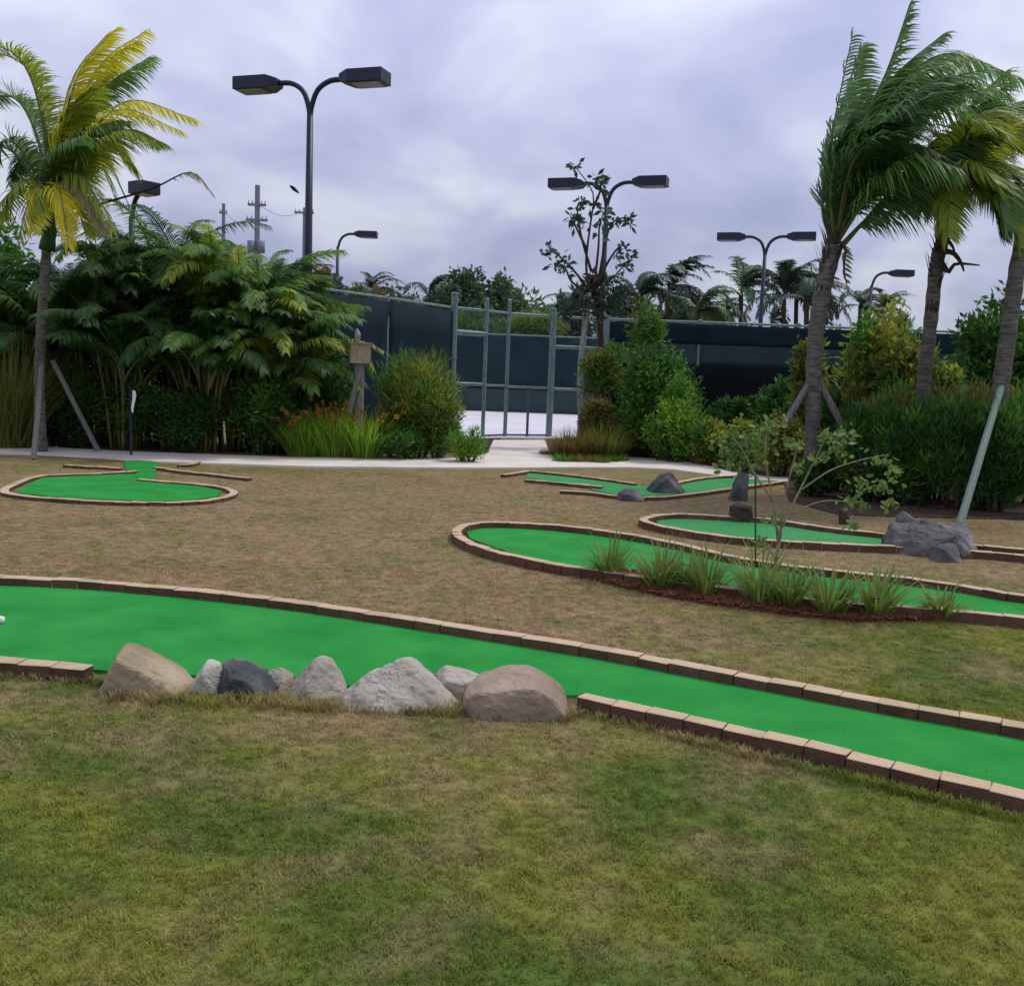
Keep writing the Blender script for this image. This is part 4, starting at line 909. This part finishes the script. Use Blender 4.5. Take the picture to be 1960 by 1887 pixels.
for i, (x, y, lb) in enumerate([(1052, 872, 'tiny tuft at the gate side corner of the bed'), (1078, 885, 'tiny tuft spilling onto the path at the bed front, left one'), (1112, 886, 'tiny tuft spilling onto the path at the bed front, second from the left'), (1148, 887, 'tiny tuft spilling onto the path at the bed front, second from the right'), (1183, 884, 'tiny tuft spilling onto the path at the bed front, right one'), (1345, 891, 'tiny tuft at the edge of the tapering right path')]):
    grassclump('grass_tuft', lb, 'ornamental grass', G(x, y), r.uniform(.16, .26), .55, 260, ['lf_olive', 'lf_green', 'lf_brown'][i % 3], gv, 620+i, .016, 1.1, .3)
gm = 'yellow green shrubs behind the sapling'
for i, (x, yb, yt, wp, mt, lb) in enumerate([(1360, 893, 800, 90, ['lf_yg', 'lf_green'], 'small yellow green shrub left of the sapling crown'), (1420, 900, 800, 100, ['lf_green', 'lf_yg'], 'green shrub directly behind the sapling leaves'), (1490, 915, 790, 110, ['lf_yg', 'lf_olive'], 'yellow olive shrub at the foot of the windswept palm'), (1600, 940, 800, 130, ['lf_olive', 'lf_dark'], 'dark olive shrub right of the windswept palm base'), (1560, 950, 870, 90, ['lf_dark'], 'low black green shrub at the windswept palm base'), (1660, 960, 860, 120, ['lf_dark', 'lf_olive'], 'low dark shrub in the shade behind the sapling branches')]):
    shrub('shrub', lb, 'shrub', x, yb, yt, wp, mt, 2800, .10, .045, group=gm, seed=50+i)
gy = 'shrubs in front of the right fence'
for i, (x, yb, yt, wp, d, mt, n, lb) in enumerate([
    (1665, 900, 575, 170, 18.0, ['lf_yg', 'lf_yg', 'lf_green'], 7000, 'large yellow green shrub right of the windswept palm trunk'),
    (1730, 900, 640, 150, 17.2, ['lf_yg', 'lf_olive', 'lf_dark'], 5500, 'yellow olive shrub behind the leaning palm trunk'),
    (1535, 900, 625, 70, 18.4, ['lf_yg', 'lf_olive'], 2200, 'narrow yellow shrub left of the windswept palm trunk'),
    (1800, 880, 690, 90, 17.0, ['lf_yg', 'lf_green'], 2400, 'small yellow leaved shrub right of the leaning palm trunk'),
    (1630, 900, 720, 160, 17.6, ['lf_dark', 'lf_olive'], 4200, 'dark olive shrub low between the two big palms'),
    (1400, 885, 735, 120, 21.5, ['lf_dark'], 3200, 'dark low shrub in front of the black fence skirt'),
    (1480, 890, 720, 110, 20.5, ['lf_dark', 'lf_green'], 3200, 'dark shrub left of the windswept palm prop')]):
    shrub('shrub', lb, 'shrub', x, yb, yt, wp, mt, n, .16, .075, d=d, group=gy, seed=70+i)
shrub('tree', 'dense green broadleaf tree behind the right edge palm', 'tree', 1875, 900, 570, 190, ['lf_green', 'lf_dark'], 9000, .16, .08, d=20, seed=80, k=26)
shrub('tree', 'dense green broadleaf tree at the right edge beyond the leaning prop', 'tree', 2010, 920, 560, 200, ['lf_green', 'lf_dark'], 7000, .16, .08, d=19, seed=81, k=20)
# tall grass hedge
gh = 'dense shrubs forming the dark hedge on the right'
for i, (x, yb, yt, wp, mt, lb) in enumerate([
    (1668, 945, 765, 135, ['lf_dark', 'lf_green'], 'dark hedge shrub at the left end of the hedge'), (1745, 950, 762, 150, ['lf_green', 'lf_dark', 'lf_dark'], 'green hedge shrub below the leaning palm trunk'),
    (1825, 957, 760, 150, ['lf_dark', 'lf_green', 'lf_dark'], 'dark hedge shrub directly behind the boulder heap'), (1900, 963, 764, 140, ['lf_dark', 'lf_dark', 'lf_green'], 'darkest hedge shrub behind the foot of the pale green prop'), (2010, 975, 775, 130, ['lf_dark', 'lf_green'], 'hedge shrub cut by the right picture edge')]):
    shrub('hedge_shrub', lb, 'hedge', x, yb, yt, wp*1.12, mt, 15000, .16, .020, d=(14.2, 13.8, 13.5, 13.4, 13.2)[i], group=gh, seed=90+i, k=40, cr=.34, up=1.3, zlow=.5, dy=.55)
for i, (x, yb, yt) in enumerate([(1700, 935, 738), (1785, 945, 735), (1865, 952, 735), (1945, 962, 738)]):
    shrub('hedge_shrub', ['olive brown hedge shrub top between the two left dark ones', 'olive brown hedge shrub top beside the leaning palm', 'olive brown hedge shrub top beneath the broadleaf tree', 'olive brown hedge shrub top at the right picture edge'][i], 'hedge', x, yb, yt, 150, ['lf_olive', 'lf_brown', 'lf_green'], 9000, .17, .020, d=14.6, group=gh, seed=110+i, k=30, cr=.36, up=1.3)

# ------------------------------------------------------------------ thin tall tree at the gate
dT = 22.5; tb_ = P(1118, 850, dT); tb_.z = 0
tt = empty('tree', tb_, 'tall thin sparse tree with pale trunk beside the gate', 'tree'); r = random.Random(5)
def limb(mb, pix, r0, r1, d=dT, n=8):
    pth = catmull([P(x, y, d+dd) for x, y, dd in pix], 12); mb.tube(pth, [r0+(r1-r0)*i/12 for i in range(13)], n); return pth
c = MB(); limb(c, [(1116, 850, 0), (1110, 760, 0), (1112, 680, 0), (1124, 600, 0), (1128, 560, 0)], .07, .05); c.build('trunk', M['barkpale'], tt, True)
c = MB(); limb(c, [(1160, 850, .3), (1152, 760, .3), (1150, 640, .2), (1140, 560, .1)], .09, .06); c.build('trunk', M['barkd'], tt, True)
lv = MB(); BRS = [[(1128, 570, 0), (1122, 500, 0), (1130, 430, 0), (1135, 370, 0), (1100, 318, 0)], [(1130, 560, 0), (1100, 520, .2), (1070, 490, .3), (1045, 478, .3)],
 [(1132, 520, 0), (1112, 450, .2), (1105, 400, .3), (1110, 385, .3)], [(1136, 560, 0), (1145, 480, -.2), (1148, 430, -.3), (1160, 400, -.3)], [(1140, 550, 0), (1165, 500, -.2), (1190, 470, -.3), (1205, 490, -.3)],
 [(1145, 540, 0), (1165, 440, .2), (1190, 418, .2), (1203, 425, .2)], [(1128, 560, 0), (1095, 540, -.3), (1080, 510, -.4), (1062, 505, -.5)], [(1140, 560, 0), (1175, 530, .2), (1200, 500, .3)], [(1124, 480, 0), (1100, 430, .2), (1092, 415, .3)], [(1135, 400, 0), (1150, 360, 0), (1140, 340, 0)]]
for bpx in BRS:
    c = MB(); pth = limb(c, bpx, .035, .01, n=5); c.build('branch', M['barkd'], tt, True)
    for t in (6, 8, 10, 12, 12):
        q = pth[t]
        for _ in range(8):
            d = Vector((r.gauss(.3, 1), r.gauss(0, 1), r.gauss(-.25, .6))).normalized(); s1 = d.cross(Vector((r.gauss(0, 1), r.gauss(0, 1), r.gauss(0, 1)))).normalized(); q0 = q+d*r.uniform(0, .12); l = r.uniform(.10, .24)
            lv.face([q0, q0+d*l*.5+s1*.045, q0+d*l, q0+d*l*.5-s1*.045])
for (x, y) in [(1120, 575), (1150, 590), (1100, 590), (1140, 540), (1175, 570)]: leafcloud(lv, P(x, y, dT), (.35, .3, .3), 160, .18, .07, r, 6)
lv.build('foliage', M['lf_fard'], tt)

# ------------------------------------------------------------------ background trees
def bgpalm(x, ytop, d, label, seed, kind='far', H=None, nf=16, s=1.0, lean=.0):
    r = random.Random(seed); p = P(x, ytop, d); b = Vector((p.x-lean, p.y, 0)); root = empty('distant_palm', b, label, 'palm tree', 'distant palms beyond the court')
    top = Vector((p.x, p.y, p.z-1.4*s)); c = MB(); pth = catmull([b, b.lerp(top, .5)+Vector((.15, 0, 0)), top], 8); c.tube(pth, [.13]*9, 7); c.build('trunk', M['barkd'], root, True)
    for i in range(nf):
        a = i/nf*6.283+r.uniform(-.2, .2); el = r.uniform(-.5, .9); ss = s*r.uniform(.75, 1.05)
        ax = a if r.random() < .4 else r.uniform(-1.0, 1.0)
        place('frond', FV[kind][r.randrange(5)], root, top, (0, -el+.2, ax), (ss, ss, ss))
    return root
for i, (x, yt, d, s, k, lb) in enumerate([
    (712, 520, 62, .75, 'far', 'small round topped distant palm left of the gate'), (822, 525, 60, .9, 'far', 'distant palm left of the big distant tree'),
    (1225, 508, 52, 1.0, 'far', 'dark distant palm left of the slim shrub top'), (1282, 498, 58, 1.15, 'far', 'tallest distant palm with ragged top above the right fence'),
    (1338, 535, 50, 1.0, 'farg', 'rounded distant palm right of the ragged one'), (1422, 502, 56, 1.05, 'farg', 'lone distant coconut palm silhouetted left of the farthest floodlight pole'),
    (1505, 498, 54, 1.15, 'far', 'tall distant palm right of the farthest floodlight pole'), (1528, 520, 60, 1.0, 'far', 'distant palm touching the windswept palm trunk'),
    (1548, 520, 50, .9, 'far', 'distant palm behind the windswept palm trunk'), (1175, 560, 55, .8, 'far', 'low distant palm right of the thin tree'),
    (1095, 545, 60, .8, 'far', 'low distant palm left of the thin tree'), (1650, 545, 62, .8, 'far', 'small distant palm by the right single floodlight'), (1690, 560, 58, .7, 'farg', 'small distant palm right of the right single floodlight'), (1390, 565, 58, .7, 'farg', 'low distant palm left of the lone coconut palm'), (1480, 590, 60, .5, 'far', 'tiny distant palm at the foot of the farthest floodlight pole')]):
    bgpalm(x, yt, d, lb, 200+i, k, s=s*1.15)
gt = 'distant trees beyond the court'
for i, (x, yt, wp, d, mt, n, k, lb) in enumerate([
    (880, 505, 130, 58, ['lf_far', 'lf_fard'], 3800, 22, 'big bushy distant tree above the left gate post'), (950, 512, 120, 60, ['lf_far'], 3200, 20, 'big bushy distant tree above the gate'),
    (1020, 550, 100, 66, ['lf_far'], 1300, 18, 'sparse distant tree right of the big bushy pair'), (770, 545, 110, 70, ['lf_fard', 'lf_far'], 1500, 16, 'low distant tree left of the gate'),
    (1080, 560, 100, 60, ['lf_far', 'lf_fard'], 2000, 14, 'low distant tree behind the thin tree'), (1205, 545, 110, 62, ['lf_far', 'lf_fard'], 2400, 16, 'distant tree right of the middle floodlight pole'),
    (1300, 550, 120, 64, ['lf_far', 'lf_fard'], 2400, 16, 'bushy distant tree among the palms above the right fence'), (1690, 575, 110, 64, ['lf_fard'], 1500, 12, 'low distant tree right of the windswept palm'),
    (620, 520, 130, 40, ['lf_brown', 'lf_fard'], 2600, 16, 'brownish distant tree behind the left fence end'), (690, 548, 120, 44, ['lf_brown', 'lf_far'], 2200, 14, 'low brownish distant tree above the left fence')]):
    shrub('distant_tree', lb, 'tree', x, 700, yt, wp, mt, n*3, .36, .17, d=d, group=gt, seed=230+i, k=k, cr=.36, stems=3, zlow=.62, up=.1)
shrub('tree', 'yellow green drooping tree hanging over the gate from behind', 'tree', 1012, 800, 590, 120, ['lf_yg', 'lf_green', 'lf_olive'], 4200, .4, .07, d=46.5, seed=260, zlow=.80, up=-.8)
shrub('tree', 'green tree behind the upper mesh of the gate side panel', 'tree', 905, 800, 575, 120, ['lf_far', 'lf_green'], 2600, .3, .1, d=46, seed=261, zlow=.7)
far = MB(); r = random.Random(9)
for i in range(70): X_ = -75+i*2.3+r.uniform(-1, 1); hh = (6.0 if X_ < 19 else 4.0)+r.uniform(-.8, .5); leafcloud(far, Vector((X_, 88+r.uniform(-4, 4), hh)), (2.6, 2.5, 2.6+r.uniform(0, 1.2)), 340, .6, .3, r, 8)
tag(far.build('treeline', M['lf_far']), 'far mass of trees along the horizon', kind='stuff')

# ------------------------------------------------------------------ spiky plants in the mulch
gk = 'spiky strap leaved plants in the mulch strip'
SP = [(1168, 1108, .36, 'leftmost strap leaved plant, standing alone at the left end of the mulch'), (1262, 1128, .38, 'second strap leaved plant from the left, in front of the bright turf'), (1350, 1140, .42, 'third strap leaved plant, wide clump with pale blades'), (1452, 1158, .46, 'strap leaved plant at the foot of the sapling'), (1585, 1178, .42, 'wide strap leaved plant right of the sapling'), (1675, 1180, .40, 'dark upright strap leaved plant, second from the right'), (1800, 1184, .26, 'rightmost and smallest strap leaved plant'), (1305, 1128, .30, 'small strap leaved plant between the second and third clumps'), (1510, 1165, .34, 'small strap leaved plant just right of the sapling stem')]
M['strap'] = leafm('strap_leaf', [(.030, .045, .015), (.075, .10, .03), (.21, .22, .085)], .3)
for i, (x, y, h, lb) in enumerate(SP):
    bb = G(x, y); rt = grassclump('strap_plant', lb, 'plant', bb, h, .14, 6, 'strap', gk, 300+i, .016, .7, .2, part='blade_tuft')
    rt.children[0]['kind'] = 'stuff'
    r = random.Random(330+i)
    for j in range(105):
        a = r.uniform(0, 6.28); o = Vector((math.cos(a), math.sin(a), 0)); p = bb+o*r.uniform(0, .09); d = (UP+o*r.uniform(.15, 1.0)).normalized(); sd_ = Vector((-o.y, o.x, 0)); q = p.copy(); pp = [q.copy()]; hh = h*r.uniform(.6, 1.35); w0 = r.uniform(.010, .018); ws2 = [w0]
        for s in range(4):
            q = q+d*(hh/4); pp.append(q.copy()); ws2.append(w0*(1.1, 1, .7, .1)[s]); d = (d-UP*.16*(s+.5)+o*.08).normalized()
        c = MB(); c.ribbon(pp, ws2, [sd_]*5); c.build('leaf', M['strap'], rt)
# mulch chips
ch = MB(); r = random.Random(4); poly = [Vector((p.x, p.y)) for p in MULCH]; xs = [p.x for p in poly]; ys = [p.y for p in poly]; n = 0
while n < 5200:
    x, y = r.uniform(min(xs), max(xs)), r.uniform(min(ys), max(ys))
    if not inpoly(x, y, poly): continue
    n += 1; R3 = Matrix.Rotation(r.uniform(0, 6.28), 3, 'Z') @ Matrix.Rotation(r.gauss(0, .5), 3, 'X'); ch.box((x, y, r.uniform(.012, .04)), (r.uniform(.008, .025), r.uniform(.004, .010), r.uniform(.003, .008)), R3)
tag(ch.build('mulch', M['mulch']), 'red brown bark mulch chips around the strap leaved plants', kind='stuff')

# ------------------------------------------------------------------ sapling
dP = G(1478, 1120).y; sb = G(1478, 1120); sp = empty('sapling', sb, 'sparse young sapling with pale leaf clusters growing in the mulch strip', 'sapling'); r = random.Random(8)
def sbranch(pix, r0, r1):
    c = MB(); pth = catmull([P(x, y, dP+dd) for x, y, dd in pix], 12); c.tube(pth, [r0+(r1-r0)*i/12 for i in range(13)], 6); c.build('branch', M['wood'], sp, True); return pth
c = MB(); tp = catmull([sb, P(1487, 1060, dP), P(1495, 1010, dP)], 8); c.tube(tp, [.016]*9, 7); c.build('trunk', M['wood'], sp, True)
br = [sbranch(q, a, .004) for q, a in [
 ([(1495,1012,0),(1530,940,.1),(1560,880,.2),(1585,830,.25)], .011), ([(1490,1040,0),(1480,960,-.1),(1465,880,-.15),(1468,810,-.2)], .010), ([(1495,1010,0),(1505,940,0),(1520,880,0),(1530,840,0)], .009),
 ([(1530,940,.1),(1590,900,.2),(1650,880,.3),(1700,870,.35)], .008), ([(1560,890,.2),(1600,860,.2),(1615,850,.2)], .006), ([(1510,985,.05),(1570,960,.1),(1625,960,.1)], .008),
 ([(1480,960,-.1),(1440,900,-.2),(1420,860,-.3),(1405,840,-.3)], .008), ([(1487,1070,0),(1465,1045,-.1),(1455,1035,-.1)], .006), ([(1625,960,.1),(1670,930,.1),(1700,935,.1)], .006), ([(1489,1045,0),(1484,1000,-.1),(1478,985,-.1)], .007)]]
lc = [(1420,850,55,40),(1400,880,30,30),(1475,815,25,20),(1465,850,20,25),(1590,840,26,18),(1615,835,30,22),(1600,865,22,18),(1690,885,28,14),(1710,905,18,22),(1690,935,22,16),(1700,965,14,12),(1640,965,24,16),(1650,930,22,16),(1520,850,18,16),(1460,1040,18,14),(1480,1000,14,16),(1560,880,14,12),(1630,1000,12,12),(1440,890,24,18),(1530,900,10,10)]
for x, y, rx, ry in lc:
    c = MB(); cc_ = P(x, y, dP+.1); sx, sz = rx*dP/F, ry*dP/F
    for _ in range(int(rx*ry*.07)+8):
        q = cc_+Vector((r.gauss(0, .45)*sx, r.gauss(0, .08), r.gauss(0, .45)*sz)); d = Vector((r.gauss(0, 1), r.gauss(0, 1), r.gauss(.1, .8))).normalized(); s1 = d.cross(Vector((r.gauss(0, 1), r.gauss(0, 1), r.gauss(0, 1)))).normalized(); l = r.uniform(.035, .075); w2 = l*.28
        c.face([q, q+d*l*.35+s1*w2, q+d*l*.75+s1*w2*.8, q+d*l, q+d*l*.75-s1*w2*.8, q+d*l*.35-s1*w2])
    c.build('leaf_cluster', M['sapleaf'], sp)['kind'] = 'stuff'
c = MB(); c.tube([G(1446, 1090), P(1446, 905, G(1446, 1090).y)], [.008, .008], 6); tag(c.build('plant_stake', M['lf_dark']), 'thin dark green stake standing left of the sapling', 'stake')

# fallen leaves
fl_ = MB(); r = random.Random(21)
for i in range(150):
    p = G(r.uniform(0, 1960), r.uniform(960, 1850)); p.z = .026 if any(inpoly(p.x, p.y, t) for t in TURFS) else .014
    a = r.uniform(0, 6.28); d = Vector((math.cos(a), math.sin(a), r.uniform(-.1, .2)))*r.uniform(.008, .018); q = Vector((-d.y, d.x, .004))*.4
    fl_.face([p, p+d*.5+q, p+d, p+d*.5-q])
tag(fl_.build('fallen_leaves', M['lf_brown']), 'tiny dry leaves scattered over lawn and turf', kind='stuff')
